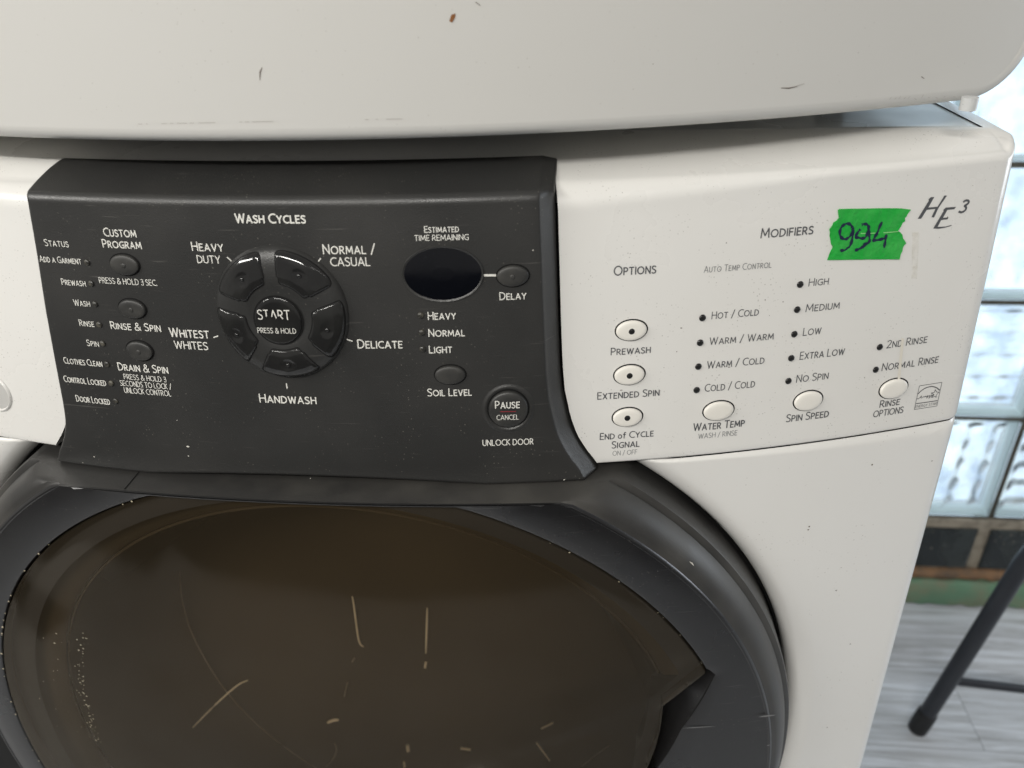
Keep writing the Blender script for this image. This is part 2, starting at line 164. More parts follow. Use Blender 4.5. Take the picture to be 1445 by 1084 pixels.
def glass_mat():
    m = bpy.data.materials.new('wavy_block_glass'); m.use_nodes = True; nt = m.node_tree; nt.nodes.clear(); L = nt.links
    out = N(nt, 'ShaderNodeOutputMaterial'); tr = N(nt, 'ShaderNodeBsdfTransparent'); tr.inputs[0].default_value = (.955, .99, 1.0, 1)
    rf = N(nt, 'ShaderNodeBsdfRefraction'); rf.inputs['Roughness'].default_value = .12; rf.inputs['IOR'].default_value = 1.40; rf.inputs[0].default_value = (.955, .99, 1.0, 1)
    gl = N(nt, 'ShaderNodeBsdfGlossy'); gl.inputs['Roughness'].default_value = .1
    m1 = N(nt, 'ShaderNodeMixShader'); m1.inputs[0].default_value = .18; L.new(tr.outputs[0], m1.inputs[1]); L.new(rf.outputs[0], m1.inputs[2])
    fr = N(nt, 'ShaderNodeFresnel'); fr.inputs[0].default_value = 1.3
    m2 = N(nt, 'ShaderNodeMixShader'); L.new(fr.outputs[0], m2.inputs[0]); L.new(m1.outputs[0], m2.inputs[1]); L.new(gl.outputs[0], m2.inputs[2]); L.new(m2.outputs[0], out.inputs[0])
    return m
GLASS = glass_mat()
def sky_mat():
    m = bpy.data.materials.new('overcast_daylight'); m.use_nodes = True; nt = m.node_tree; nt.nodes.clear(); L = nt.links
    out = N(nt, 'ShaderNodeOutputMaterial'); em = N(nt, 'ShaderNodeEmission'); em.inputs[1].default_value = 1.75
    tc = N(nt, 'ShaderNodeTexCoord'); n = N(nt, 'ShaderNodeTexNoise'); n.inputs['Scale'].default_value = 14; n.inputs['Detail'].default_value = 5; L.new(tc.outputs['Object'], n.inputs['Vector'])
    cr = N(nt, 'ShaderNodeValToRGB'); cr.color_ramp.elements[0].position = .35; cr.color_ramp.elements[0].color = (.38, .46, .62, 1); cr.color_ramp.elements[1].position = .62; cr.color_ramp.elements[1].color = (.92, .97, 1, 1)
    L.new(n.outputs['Fac'], cr.inputs[0]); L.new(cr.outputs[0], em.inputs[0]); L.new(em.outputs[0], out.inputs[0]); return m
SKYM = sky_mat()
def floor_mat():
    m, nt, b = nodes('grey_wood_vinyl'); L = nt.links
    tc = N(nt, 'ShaderNodeTexCoord'); mp = N(nt, 'ShaderNodeMapping'); mp.inputs['Scale'].default_value = (5, 70, 5); L.new(tc.outputs['Object'], mp.inputs['Vector'])
    n = N(nt, 'ShaderNodeTexNoise'); n.inputs['Scale'].default_value = 1; n.inputs['Detail'].default_value = 7; n.inputs['Roughness'].default_value = .65; n.inputs['Distortion'].default_value = .6; L.new(mp.outputs[0], n.inputs['Vector'])
    cr = N(nt, 'ShaderNodeValToRGB'); e = cr.color_ramp.elements; e[0].position = .3; e[0].color = (.30, .295, .295, 1); e[1].position = .72; e[1].color = (.72, .75, .80, 1); e2 = e.new(.5); e2.color = (.50, .515, .54, 1)
    L.new(n.outputs['Fac'], cr.inputs[0]); L.new(cr.outputs[0], b.inputs['Base Color']); b.inputs['Roughness'].default_value = .22; return m
FLOORM = floor_mat()

# ------------------------------------------------------------------ object helpers
ORG = {}
def root(name, loc, label, cat, group=None):
    o = bpy.data.objects.new(name, None); COL.objects.link(o); o.location = loc; o.empty_display_size = .05
    o['label'] = label; o['category'] = cat
    if group: o['group'] = group
    ORG[o.name] = Vector(loc); return o
def add(name, verts, faces, mat, parent=None, smooth=True, ang=35, merge=False, recalc=False, face=None):
    org = ORG.get(parent.name, Vector()) if parent else Vector()
    me = bpy.data.meshes.new(name); me.from_pydata([tuple(Vector(v) - org) for v in verts], [], faces)
    if merge or recalc:
        bm = bmesh.new(); bm.from_mesh(me)
        if merge: bmesh.ops.remove_doubles(bm, verts=bm.verts, dist=2e-5); bmesh.ops.dissolve_degenerate(bm, edges=bm.edges, dist=1e-6)
        if recalc: bmesh.ops.recalc_face_normals(bm, faces=bm.faces)
        bm.to_mesh(me); bm.free()
    if face is not None:
        if sum((p.normal.dot(Vector(face)) * p.area for p in me.polygons)) < 0: me.flip_normals()
    me.materials.append(mat)
    if smooth: me.shade_smooth(); me.set_sharp_from_angle(angle=math.radians(ang))
    o = bpy.data.objects.new(name, me); COL.objects.link(o)
    if parent: o.parent = parent; ORG[o.name] = org
    return o
class MB:
    """collects grids, boxes and tubes into one mesh"""
    def __init__(s): s.v = []; s.f = []
    def grid(s, rows, close=False):
        b = len(s.v); n = len(rows[0])
        for r in rows: s.v += [tuple(p) for p in r]
        for i in range(len(rows) - 1):
            for j in range(n - (0 if close else 1)):
                a = b + i * n + j; c = b + i * n + (j + 1) % n; s.f.append((a, c, c + n, a + n))
        return s
    def box(s, x0, x1, y0, y1, z0, z1):
        b = len(s.v); s.v += [(x, y, z) for x in (x0, x1) for y in (y0, y1) for z in (z0, z1)]
        for f in ((0, 1, 3, 2), (4, 6, 7, 5), (0, 4, 5, 1), (2, 3, 7, 6), (0, 2, 6, 4), (1, 5, 7, 3)): s.f.append(tuple(b + i for i in f))
        return s
    def poly(s, pts):
        b = len(s.v); s.v += [tuple(p) for p in pts]; s.f.append(tuple(range(b, b + len(pts)))); return s
    def fan(s, c, ring, close=True):
        b = len(s.v); s.v.append(tuple(c)); s.v += [tuple(p) for p in ring]; n = len(ring)
        for j in range(n if close else n - 1): s.f.append((b, b + 1 + j, b + 1 + (j + 1) % n))
        return s
    def tube(s, pts, r, n=16, cap=True):
        pts = [Vector(p) for p in pts]; rows = []
        for i, p in enumerate(pts):
            d = (pts[min(i + 1, len(pts) - 1)] - pts[max(i - 1, 0)]).normalized(); a = d.orthogonal().normalized(); b = d.cross(a)
            rr = r[i] if isinstance(r, (list, tuple)) else r
            rows.append([p + rr * (math.cos(t) * a + math.sin(t) * b) for t in [2 * math.pi * k / n for k in range(n)]])
        s.grid(rows, close=True)
        if cap: s.fan(pts[0], rows[0]); s.fan(pts[-1], rows[-1])
        return s
    def build(s, name, mat, parent=None, **k): return add(name, s.v, s.f, mat, parent, **k)
def lerp(a, b, t): return a + (b - a) * t
def interp(tab, x):
    if x <= tab[0][0]: return tab[0][1]
    for (x0, y0), (x1, y1) in zip(tab, tab[1:]):
        if x <= x1: return lerp(y0, y1, (x - x0) / (x1 - x0))
    return tab[-1][1]

# ------------------------------------------------------------------ shapes of the machines' fronts
S, LEAN = .06563, .13302
def bow(x): return S * (x / .343) ** 2
def CON(x, z, h=0): return Vector((x, LEAN * z + bow(x) - h, z))            # console face
def DRK(x, z, h=0): return Vector((x, LEAN * z + bow(x) - .008 - h, z))     # dark panel face, 8 mm proud
BLEAN = .05
def BOD(x, z, h=0): return Vector((x, BLEAN * z + bow(x) - h, z))           # lower front panel
DCX, DCZ = -.0029, -.2258
def DOR(x, z, o=0): return Vector((x, -.0219 + .0285 * z + .0448 * (x / .343) ** 2 + o, z))
def DPOL(deg, r, o=0, zmax=9):
    t = math.radians(deg); return DOR(DCX + r * math.sin(t), min(DCZ + r * math.cos(t), zmax), o)
WTAB = [(-.006, .1440), (-.004, .1437), (.002, .1415), (.008, .1372), (.015, .1330), (.022, .1300), (.030, .1278), (.042, .1254), (.055, .1242), (.08, .1232), (.11, .1222), (.14, .1212)]
LTAB = [(-.006, .1448), (-.004, .1443), (.002, .1422), (.008, .1382), (.0156, .1342), (.022, .1324), (.03, .1312), (.055, .1293), (.081, .1272), (.1125, .1236), (.139, .1212)]
def wid(z): return interp(WTAB, z)
def lwid(z): return interp(LTAB, z)

# ================================================================== setting
FZ = -.82
floor = MB().box(-4, 4, -8, .763, FZ - .08, FZ - .006).build('floor', GAPM, smooth=False); floor['kind'] = 'structure'
pv = MB().box(0, 1.1992, 0, .1492, FZ - .006, FZ)
plank0 = None
for j in range(12):
    y0 = .763 - .15 * (j + 1)
    for i in range(4):
        x0 = -.9 + (j * .43) % 1.2 + 1.2 * (i - 1)
        if plank0 is None: p = pv.build('plank', FLOORM, floor, smooth=False); plank0 = p
        else: p = plank0.copy(); COL.objects.link(p); p.parent = floor
        p.location = (x0, y0, 0)
# back wall with an opening for the glass blocks
YW = .763; BX0, BZ0, BP = .213, -.640, .202; NCX, NRZ = 6, 7; BZP = .197
XR, ZT = BX0 + NCX * BP, BZ0 + NRZ * BZP
wall = MB()
wall.box(-2.5, BX0 - .003, YW + .0005, YW + .060, FZ - .05, 1.75); wall.box(XR + .003, 3.2, YW + .0005, YW + .060, FZ - .05, 1.75)
wall.box(BX0 - .003, XR + .003, YW + .0005, YW + .060, ZT + .003, 1.75); wall.box(BX0 - .003, XR + .003, YW + .0125, YW + .060, FZ - .05, BZ0 - .012)
w = wall.build('wall_back', WALLM, smooth=False); w['kind'] = 'structure'
# tiles, rusty ledge and green baseboard under the glass blocks
tb = root('tiled_wall_base', (.8, YW, FZ), 'black tiled strip with rusty ledge and chipped green baseboard under the glass blocks', 'wall base')
MB().box(BX0, XR, YW + .004, YW + .012, -.760, BZ0 - .0002).build('grout', GROUT, tb, smooth=False)
tile0 = None
for i in range(6):
    x0 = .187 + .2045 * i + .020
    if tile0 is None:
        m = MB(); rows = []
        for d, yy in ((0, .010), (0, .002), (.003, -.001), (.008, -.002)):
            rows.append([(x0 + d, YW + yy, -.742 + d), (x0 + .1845 - d, YW + yy, -.742 + d), (x0 + .1845 - d, YW + yy, -.656 - d), (x0 + d, YW + yy, -.656 - d)])
        m.grid(rows, True); m.poly(rows[-1]); t = m.build('tile', TILEM, tb, ang=25); tile0 = t
    else:
        t = tile0.copy(); COL.objects.link(t); t.parent = tb; t.location = (.2045 * i, 0, 0)
def ragged(x0, x1, prof, n, amp, seed):
    r = random.Random(seed); rows = []
    for k in range(n + 1):
        x = lerp(x0, x1, k / n); rows.append([(x, YW + y + r.uniform(-amp, amp), z + r.uniform(-amp, amp)) for y, z in prof])
    return rows
MB().grid(ragged(BX0, XR, [(.011, -.744), (-.004, -.746), (-.009, -.751), (-.010, -.757), (-.002, -.765), (.011, -.766)], 90, .0022, 3)).build('ledge', RUSTB, tb, ang=60)
MB().grid(ragged(BX0, XR, [(.011, -.762), (-.006, -.766), (-.011, -.773), (-.013, -.79), (-.013, -.812), (-.012, FZ + .0025)], 90, .0016, 5)).build('baseboard', GREENB, tb, ang=60)
# glass blocks
gw = root('glass_block_window', (.8, YW, BZ0), 'glass block window of pale fluted blocks in dark mortar behind the washer', 'window')
mo = MB()
for i in range(NCX + 1): mo.box(BX0 + i * BP - .0036, BX0 + i * BP + .0036, YW + .012, YW + .058, BZ0 - .008, ZT + .002)
for j in range(NRZ + 1):
    for i in range(NCX): mo.box(BX0 + i * BP + .0037, BX0 + (i + 1) * BP - .0037, YW + .0125, YW + .0575, BZ0 + j * BZP - .0032, BZ0 + j * BZP + .0032)
mo.build('mortar', MORTAR, gw, smooth=False)
def coat_mat():
    m = bpy.data.materials.new('white_edge_coating'); m.use_nodes = True; nt = m.node_tree; nt.nodes.clear(); L = nt.links
    out = N(nt, 'ShaderNodeOutputMaterial'); t = N(nt, 'ShaderNodeBsdfTransparent'); t.inputs[0].default_value = (.82, .95, .93, 1); d = N(nt, 'ShaderNodeBsdfDiffuse'); d.inputs[0].default_value = (.90, .96, .95, 1)
    x = N(nt, 'ShaderNodeMixShader'); x.inputs[0].default_value = .92; L.new(t.outputs[0], x.inputs[1]); L.new(d.outputs[0], x.inputs[2]); L.new(x.outputs[0], out.inputs[0]); return m
COAT = coat_mat()
def block_mesh(vert, seed):
    """hollow block: a pillowed front pane and a back pane, each fluted on its inner side"""
    r = random.Random(seed); W2, H2 = BP / 2 - .0048, BZP / 2 - .0044; n = 40; ph = [r.uniform(0, 6) for _ in range(6)]
    us = [-1, -.985, -.965, -.94] + [lerp(-.91, .91, k / n) for k in range(n + 1)] + [.94, .965, .985, 1]
    def flute(u, v, vert):
        e = max(abs(u), abs(v)); k = max(0, min(1, (.90 - e) / .06)); a, b = (u, v) if vert else (v, u)
        return k * (.0032 * (.5 - .5 * math.cos((a + 1) * math.pi * 5)) * (1 + .22 * math.sin(b * 15 + a * 2 + ph[0])) + .0006 * math.sin(b * 9 + a * 6 + ph[1]))
    def front(u, v):
        e = max(abs(u), abs(v)); rim = max(0, min(1, (1 - e) / .05)); return -.005 * (1 - (1 - rim) ** 2)
    m = MB()
    def loop(g): return list(g[0]) + [r_[-1] for r_ in g[1:]] + list(reversed(g[-1]))[1:] + [r_[0] for r_ in reversed(g)][1:-1]
    for y0, y1, fa, fb in ((.0, .009, front, lambda u, v: flute(u, v, vert)), (.034, .044, lambda u, v: -flute(u, v, not vert), lambda u, v: 0)):
        a = [[(u * W2, y0 + fa(u, v), v * H2) for u in us] for v in us]; b = [[(u * W2, y1 + fb(u, v), v * H2) for u in us] for v in us]
        m.grid(a); m.grid(b); m.grid([loop(a), loop(b)], True)
    return m
def coat_mesh():
    W2, H2 = BP / 2 - .0046, BZP / 2 - .0042; m = MB()
    m.box(-W2 - .0006, -W2, .004, .042, -H2, H2); m.box(W2, W2 + .0006, .004, .042, -H2, H2); m.box(-W2, W2, .004, .042, H2, H2 + .0006); m.box(-W2, W2, .004, .042, -H2 - .0006, -H2)
    return m
protos = {}; coat0 = None
for j in range(NRZ):
    for i in range(NCX):
        key = ((i + j) % 2 == 0, (i * 2 + j) % 3)
        loc = Vector((BX0 + (i + .5) * BP, YW + .012, BZ0 + (j + .5) * BZP))
        if key not in protos:
            ob = block_mesh(key[0], key[1]).build('glass_block', GLASS, None, ang=180, merge=True, recalc=True); protos[key] = ob
        else: ob = protos[key].copy(); COL.objects.link(ob)
        ob.parent = gw; ob.location = loc - ORG[gw.name]
        if coat0 is None: cc = coat0 = coat_mesh().build('edge_coating', COAT, None, smooth=False)
        else: cc = coat0.copy(); COL.objects.link(cc)
        cc.parent = ob
# daylight outside
sk = MB().grid([[(x, 1.9 - .04 * (x - 1) ** 2, z) for x in (-3, -1.5, 0, 1.5, 3, 4.5, 6)] for z in (-2.5, -1, 0, 1.5, 3, 4.5)]).build('sky', SKYM); sk['kind'] = 'structure'

# black metal chair, front leg and rung in view
ch = root('metal_chair', (.648, .492, FZ), 'black tubular metal chair leg and rung on grey floor by the glass blocks', 'chair')
def leg_pts(dx): return [(.6465 + dx, .492, -.806), (.662 + dx, .492, -.715), (.700 + dx, .492, -.479), (.738 + dx, .492, -.36)]
for dx in (0, .36):
    lg = MB().tube([Vector(p) for p in leg_pts(dx)], .0116, 20).build('leg', CHAIRM, ch, ang=50)
    P = Vector(leg_pts(dx)[0])
    MB().tube([P + Vector((-.0022, 0, -.0138)), P + Vector((-.0022, 0, -.0115)), P + Vector((.001, 0, .008)), P + Vector((.0045, 0, .026)), P + Vector((.0047, 0, .027))], [.0108, .0134, .0140, .0136, .0116], 20).build('foot_cap', RUBBER, lg, ang=50)
MB().tube([(.678, .500, -.7185), (.85, .500, -.735), (1.03, .500, -.742)], .0062, 14).build('rung', CHAIRM, ch, ang=50)
MB().tube([(.738, .492, -.36), (.90, .49, -.345), (1.098, .492, -.36)], .0135, 16).build('seat_rail', CHAIRM, ch, ang=50)

# ================================================================== washing machine
wm = root('washing_machine', (0, .33, FZ), 'white front loading washing machine with charcoal control panel and round smoked door', 'washing machine')
# ---- cabinet behind everything
MB().box(-.334, .334, .20, .66, FZ + .02, .132).build('cabinet', ENAMEL, wm, smooth=False)
m = MB()
m.grid([[BOD(DCX + r_ * math.sin(math.radians(a)), DCZ + r_ * math.cos(math.radians(a))) + Vector((0, .050, 0)) for a in range(0, 361, 6)] for r_ in (.255, .29, .325)])
m.grid([[CON(x, z) + Vector((0, .010, 0)) for x in [lerp(-.325, .325, k / 20) for k in range(21)]] for z in (.128, .06, .006)])
m.build('chassis', GAPM, wm)

# ---- white console: right fascia with rolled top edge, running back to the lid
XC, RC = .331, .013
def plan(side):
    """corner and side stations: list of (x, y, inward normal) starting where the bowed face ends"""
    a = math.atan(2 * S * XC / .343 ** 2); cx, cy = XC - RC * math.sin(a), bow(XC) + RC * math.cos(a); out = []
    for k in range(11):
        f = lerp(a, math.pi / 2, k / 10); out.append((side * (cx + RC * math.sin(f)), cy - RC * math.cos(f), Vector((-side * math.sin(f), math.cos(f), 0))))
    for yy in (.11, .2, .4, .62): out.append((side * (cx + RC), yy, Vector((-side, 0, 0))))
    return out
def fascia(side, rail, xedge, zrail=.147, phi_end=80):
    """white fascia: bowed face, rolled top edge (tighter towards the outer corner), top running back to a rail"""
    zs = [(.004, .0003), (.0012, .0003), (.0003, .0008), (0, .0016)] + [(0, z) for z in (.004, .008, .012, .016, .02, .025, .03, .036, .042, .05, .06, .07, .08, .09, .10, .11, .117, .121)]
    def prof(rr, zt):
        p = list(zs)
        for k in range(11): f = math.radians(phi_end) * k / 10; p.append((rr * (1 - math.cos(f)), zt + rr * math.sin(f)))
        return p
    ntop = 8; cols = []
    for u in [-.02] + [(k / 48) for k in range(48)]:
        rr = lerp(.0135, .0048, min(1, max(u, 0) * 1.7)); zt = .1388 - rr; colp = []
        for d, z in prof(rr, zt):
            xe = xedge(min(z, .14)); x = side * lerp(xe, XC, max(u, 0)); a = math.atan(2 * S * x / .343 ** 2)
            p = Vector((x, bow(x) + LEAN * min(z, zt), z)) + d * Vector((-math.sin(a), math.cos(a), 0))
            if u < 0: p += Vector((0, .006, 0))
            colp.append(p)
        cols.append(colp)
    st = plan(side)
    for i, (x, y, n) in enumerate(st):
        w_ = min(1, max(0, (i - 3) / 8)); rr = .0048; zt = .1340 + .0070 * w_
        cols.append([Vector((x, y + LEAN * min(z, zt), z)) + d * n for d, z in prof(rr, zt)])
    for colp in cols:
        e = colp[-1]; rx, ry = rail(e.x, e.y)
        for k in range(1, ntop + 1):
            t = k / ntop; colp.append(Vector((lerp(e.x, rx, t), lerp(e.y, ry, t), lerp(e.z, zrail, 1 - (1 - t) ** 1.6))))
    return cols
def rail_r(x, y): return (min(x, .3249), max(y + .0005, .0945) if x < .3249 else max(.0945, min(y, .62)))
con = MB().grid(fascia(1, rail_r, lambda z: wid(z) + .0013))
# shadowed strip of console top between the dark panel / drawer and the lid
xs = [lerp(-.3255, .1227, k / 60) for k in range(61)]
def strip_pt(x, t):
    y0 = bow(x) + .0435; y = lerp(y0, max(.0945, bow(x) + .0500), t)
    za = interp([(0, .1425), (.1, .1448), (.25, .1475), (.5, .1505), (.75, .150), (1, .147)], t)
    tt = min(1, max(0, (y - bow(x) - .0279) / (.0945 - bow(x) - .0279))); zb_ = .1386 + .0084 * (1 - (1 - tt) ** 1.6)
    k = min(1, max(0, (x - .02) / .1)); k = k * k * (3 - 2 * k); return (x, y, lerp(za, zb_, k))
con.grid([[strip_pt(x, t) for x in xs] for t in (0, .05, .1, .17, .25, .37, .5, .6, .75, .88, 1)])
console = con.build('console', WHITE, wm, ang=50)
# ---- lid
m = MB(); z0 = .1465; rows = []
def lidring(d, z):
    r = .004; pts = []; X0, X1, Y0, Y1 = -.3252 + d, .3252 - d, .0955 + d, .66 - d
    for cx, cy, a0 in ((X1 - r, Y0 + r, -90), (X1 - r, Y1 - r, 0), (X0 + r, Y1 - r, 90), (X0 + r, Y0 + r, 180)):
        for k in range(7): a = math.radians(a0 + 15 * k); pts.append((cx + r * math.cos(a), cy + r * math.sin(a), z))
    return pts
rows = [lidring(0, .13), lidring(0, z0 - .0012), lidring(.0002, z0 - .0004), lidring(.0006, z0), lidring(.0035, z0 + .0002)]
m.grid(rows, True); m.poly(rows[-1]); m.build('lid', LIDM, wm, ang=40)
# ---- dispenser drawer front on the left
def rail_l(x, y): return (max(x, -.327), max(bow(x) + .0445, y + .0005) if x > -.327 else max(bow(-.327) + .0445, min(y, .62)))
drawer = MB().grid(fascia(-1, rail_l, lambda z: lwid(z) + .0013 + .005 * max(0, 1 - z / .03), zrail=.1450)).build('dispenser_drawer', WHITE, wm, ang=50)
cx, cz, rx, rz = [v / 1000 for v in DIMPLE]
m = MB(); rows = []
for f, h in ((1.12, .0001), (1.06, .0009), (1.0, .0012), (.95, .0006), (.93, -.0002)): rows.append([CON(cx + f * rx * math.cos(t), cz + f * rx * math.sin(t), h) for t in [2 * math.pi * k / 40 for k in range(40)]])
m.grid(rows, True).build('lock_ring', WHITE, drawer, ang=60)
m = MB(); rows = []
for f, h in ((.93, .0003), (.7, .0004), (.4, .0006)): rows.append([CON(cx + f * rx * math.cos(t), cz + f * rx * math.sin(t), h) for t in [2 * math.pi * k / 40 for k in range(40)]])
m.grid(rows, True); m.fan(CON(cx, cz, .0007), rows[-1]).build('lock_disc', paint('grey_lock_plastic', (.50, .495, .475), .4), drawer, ang=60)

# ---- charcoal control panel
def zbot(x): return -.0042 + .0046 * max(0, 1 - (x / .088) ** 2)
ZT, RR = .1335, .0052
vp = []   # (kind, value)
for k in range(29): vp.append(('f', k / 28))
prof_top = []
for k in range(1, 9): f = math.radians(78) * k / 8; prof_top.append((RR * (1 - math.cos(f)), ZT + RR * math.sin(f), f))
for k in range(1, 9): t = k / 8; prof_top.append((lerp(prof_top[7][0], .0345, t), lerp(prof_top[7][1], .1452, 1 - (1 - t) ** 1.5), math.radians(78)))
prof_bot = []
for k in range(6, 0, -1): f = math.radians(90) * k / 6; prof_bot.append((.003 * (1 - math.cos(f)), -.003 * math.sin(f), -f))
BW, BD = .0065, .012
aco = [(-1, BW, BD)]      # across: (sign/face position, inset from edge, drop)
ac = [(-1, 0, .014), (-1, .0003, .0088), (-1, .0009, .0074), (-1, .0018, .0062), (-1, .0030, .0047), (-1, .0042, .0032), (-1, .0051, .0021), (-1, .0056, .0013), (-1, .0060, .0006), (-1, .0065, .00015), (-1, .0072, 0)]
acr = [(1, i, d) for (_, i, d) in reversed(ac)]
ac = [(-1, .0004, .016), (-1, 0, .0040), (-1, .0001, .0022), (-1, .0004, .0012), (-1, .0009, .0005), (-1, .0016, .0001), (-1, .0024, 0)]
rows = []
def drow(zfun, yoff, phi, zn):
    r = []; wz = wid(zn); wl = lwid(zn)
    def pt(x, d):
        z = zfun(x); return Vector((x, LEAN * min(z, ZT) + bow(x) - .008 + yoff + d * math.cos(phi), z - .25 * d * math.sin(phi)))
    for s_, i, d in ac: r.append(pt(-(wl - i), d))
    for k in range(1, 64): r.append(pt(lerp(-(wl - .0024), wz - .0072, k / 64), 0))
    for s_, i, d in acr: r.append(pt(wz - i, d))
    return r
rows.append(drow(lambda x: zbot(x) - .0005, .028, 0, -.004))
for yo, dz, ph in prof_bot: rows.append(drow(lambda x, dz=dz: zbot(x) + .003 + dz, yo, 0, -.003))
for _, t in vp: rows.append(drow(lambda x, t=t: lerp(zbot(x) + .003, ZT, t), 0, 0, lerp(-.0012, ZT, t)))
for yo, z, ph in prof_top: rows.append(drow(lambda x, z=z: z, yo, ph, ZT))
panel = MB().grid(rows).build('control_panel', BLACKP, wm, ang=50)

# ---- lettering
def ribbon(pts, width, fn, closed=False):
    """flat stroke following pts (x, z in metres) on a surface, round-ended"""
    m = MB(); P = [Vector((x, z)) for x, z in pts]; L, R_ = [], []
    for i, p in enumerate(P):
        d = (P[min(i + 1, len(P) - 1)] - P[max(i - 1, 0)]); d = d.normalized() if d.length > 0 else Vector((1, 0)); n = Vector((-d.y, d.x))
        wv = width[i] if isinstance(width, (list, tuple)) else width
        L.append(p + n * wv / 2); R_.append(p - n * wv / 2)
    m.grid([[fn(*q) for q in L], [fn(*q) for q in R_]])
    return m
def smooth_pts(pts, it=2):
    for _ in range(it):
        q = [pts[0]]
        for a, b in zip(pts, pts[1:]): q += [(a[0] * .75 + b[0] * .25, a[1] * .75 + b[1] * .25), (a[0] * .25 + b[0] * .75, a[1] * .25 + b[1] * .75)]
        pts = q + [pts[-1]]
    return pts
def A_(cx, cy, rx, ry, a0, a1, n=10): return [(cx + rx * math.cos(math.radians(lerp(a0, a1, k / n))), cy + ry * math.sin(math.radians(lerp(a0, a1, k / n)))) for k in range(n + 1)]
def B_(pts):        # rounded polyline
    for _ in range(2):
        q = [pts[0]]
        for a, b in zip(pts, pts[1:]): q += [(a[0] * .75 + b[0] * .25, a[1] * .75 + b[1] * .25), (a[0] * .25 + b[0] * .75, a[1] * .25 + b[1] * .75)]
        pts = q + [pts[-1]]
    return pts
STEM = [(0, 0), (0, 1)]
GLY = {
 'A': (.60, [[(0, 0), (.30, 1)], [(.30, 1), (.60, 0)], [(.11, .31), (.49, .31)]]),
 'B': (.47, [STEM, [(0, 1), (.2, 1)] + A_(.2, .765, .22, .235, 90, -90) + [(0, .53)], [(0, .53), (.22, .53)] + A_(.22, .265, .25, .265, 90, -90) + [(0, 0)]]),
 'C': (.55, [A_(.40, .5, .40, .5, 62, 298, 18)]),
 'D': (.56, [STEM, [(0, 1), (.16, 1)] + A_(.16, .5, .40, .5, 90, -90, 14) + [(0, 0)]]),
 'E': (.39, [STEM, [(0, 1), (.39, 1)], [(0, .52), (.35, .52)], [(0, 0), (.39, 0)]]),
 'F': (.38, [STEM, [(0, 1), (.38, 1)], [(0, .50), (.34, .50)]]),
 'G': (.60, [A_(.40, .5, .40, .5, 60, 290, 18) + [(.60, .07), (.60, .46)], [(.60, .46), (.40, .46)]]),
 'H': (.53, [STEM, [(.53, 0), (.53, 1)], [(0, .52), (.53, .52)]]),
 'I': (.0, [STEM]),
 'K': (.48, [STEM, [(0, .47), (.44, 1)], [(.10, .58), (.48, 0)]]),
 'L': (.38, [STEM, [(0, 0), (.38, 0)]]),
 'M': (.70, [[(.0, 0), (.06, 1)], [(.06, 1), (.35, .22)], [(.35, .22), (.64, 1)], [(.64, 1), (.70, 0)]]),
 'N': (.53, [STEM, [(0, 1), (.53, 0)], [(.53, 0), (.53, 1)]]),
 'O': (.74, [A_(.37, .5, .37, .5, 0, 360, 28)]),
 'P': (.43, [STEM, [(0, 1), (.18, 1)] + A_(.18, .72, .25, .28, 90, -90) + [(0, .44)]]),
 'R': (.46, [STEM, [(0, 1), (.18, 1)] + A_(.18, .735, .23, .265, 90, -90) + [(0, .47)], [(.18, .47), (.46, 0)]]),
 'S': (.42, [B_([(.40, .92), (.28, 1.01), (.10, 1.0), (.0, .86), (.02, .66), (.18, .54), (.34, .44), (.43, .30), (.40, .08), (.24, -.01), (.10, 0), (.01, .07)])]),
 'T': (.50, [[(0, 1), (.50, 1)], [(.25, 1), (.25, 0)]]),
 'U': (.51, [[(0, 1), (0, .28)] + A_(.255, .27, .255, .27, 180, 360) + [(.51, 1)]]),
 'V': (.56, [[(0, 1), (.28, 0)], [(.28, 0), (.56, 1)]]),
 'W': (.84, [[(0, 1), (.21, 0)], [(.21, 0), (.42, .95)], [(.42, .95), (.63, 0)], [(.63, 0), (.84, 1)]]),
 'X': (.52, [[(0, 1), (.52, 0)], [(0, 0), (.52, 1)]]),
 'Y': (.52, [[(0, 1), (.26, .46)], [(.52, 1), (.26, .46)], [(.26, .46), (.26, 0)]]),
 '&': (.62, [B_([(.62, 0), (.30, .45), (.14, .70), (.14, .92), (.28, 1.04), (.42, .92), (.40, .72), (.22, .54), (.03, .38), (-.02, .16), (.12, -.02), (.34, -.02), (.48, .12), (.56, .30), (.58, .46)])]),
 '/': (.34, [[(0, -.10), (.34, 1.08)]]), '.': (.02, [[(0, 0), (0, .10)]]),
 '2': (.42, [B_([(.02, .86), (.10, 1.0), (.30, 1.03), (.42, .86), (.38, .60), (.18, .30), (0, 0)]), [(0, 0), (.43, 0)]]),
 '3': (.40, [B_([(.03, .93), (.16, 1.02), (.38, .98), (.38, .66), (.26, .54), (.12, .54)]), B_([(.12, .54), (.34, .54), (.44, .36), (.42, .06), (.20, -.03), (.01, .05)])]),
 'o': (.44, [A_(.22, .33, .22, .33, 0, 360, 20)]), 'f': (.30, [B_([(.32, .98), (.20, 1.03), (.12, .95), (.12, .7), (.12, .3), (.12, 0)]), [(0, .66), (.28, .66)]]),
 # worn letters on the start key
 '\x01': (.60, [[(.30, 1), (.55, .16)], [(.10, .32), (.30, 1)]]), '\x02': (.46, [[(0, .42), (0, 1)], [(0, 1), (.18, 1)] + A_(.18, .735, .23, .265, 90, -90) + [(.06, .47)], [(.18, .47), (.40, .1)]]), '\x03': (.50, [[(0, 1), (.42, 1)], [(.25, 1), (.25, .34)]]),
}
SW = (.085, .108, .126, .160)
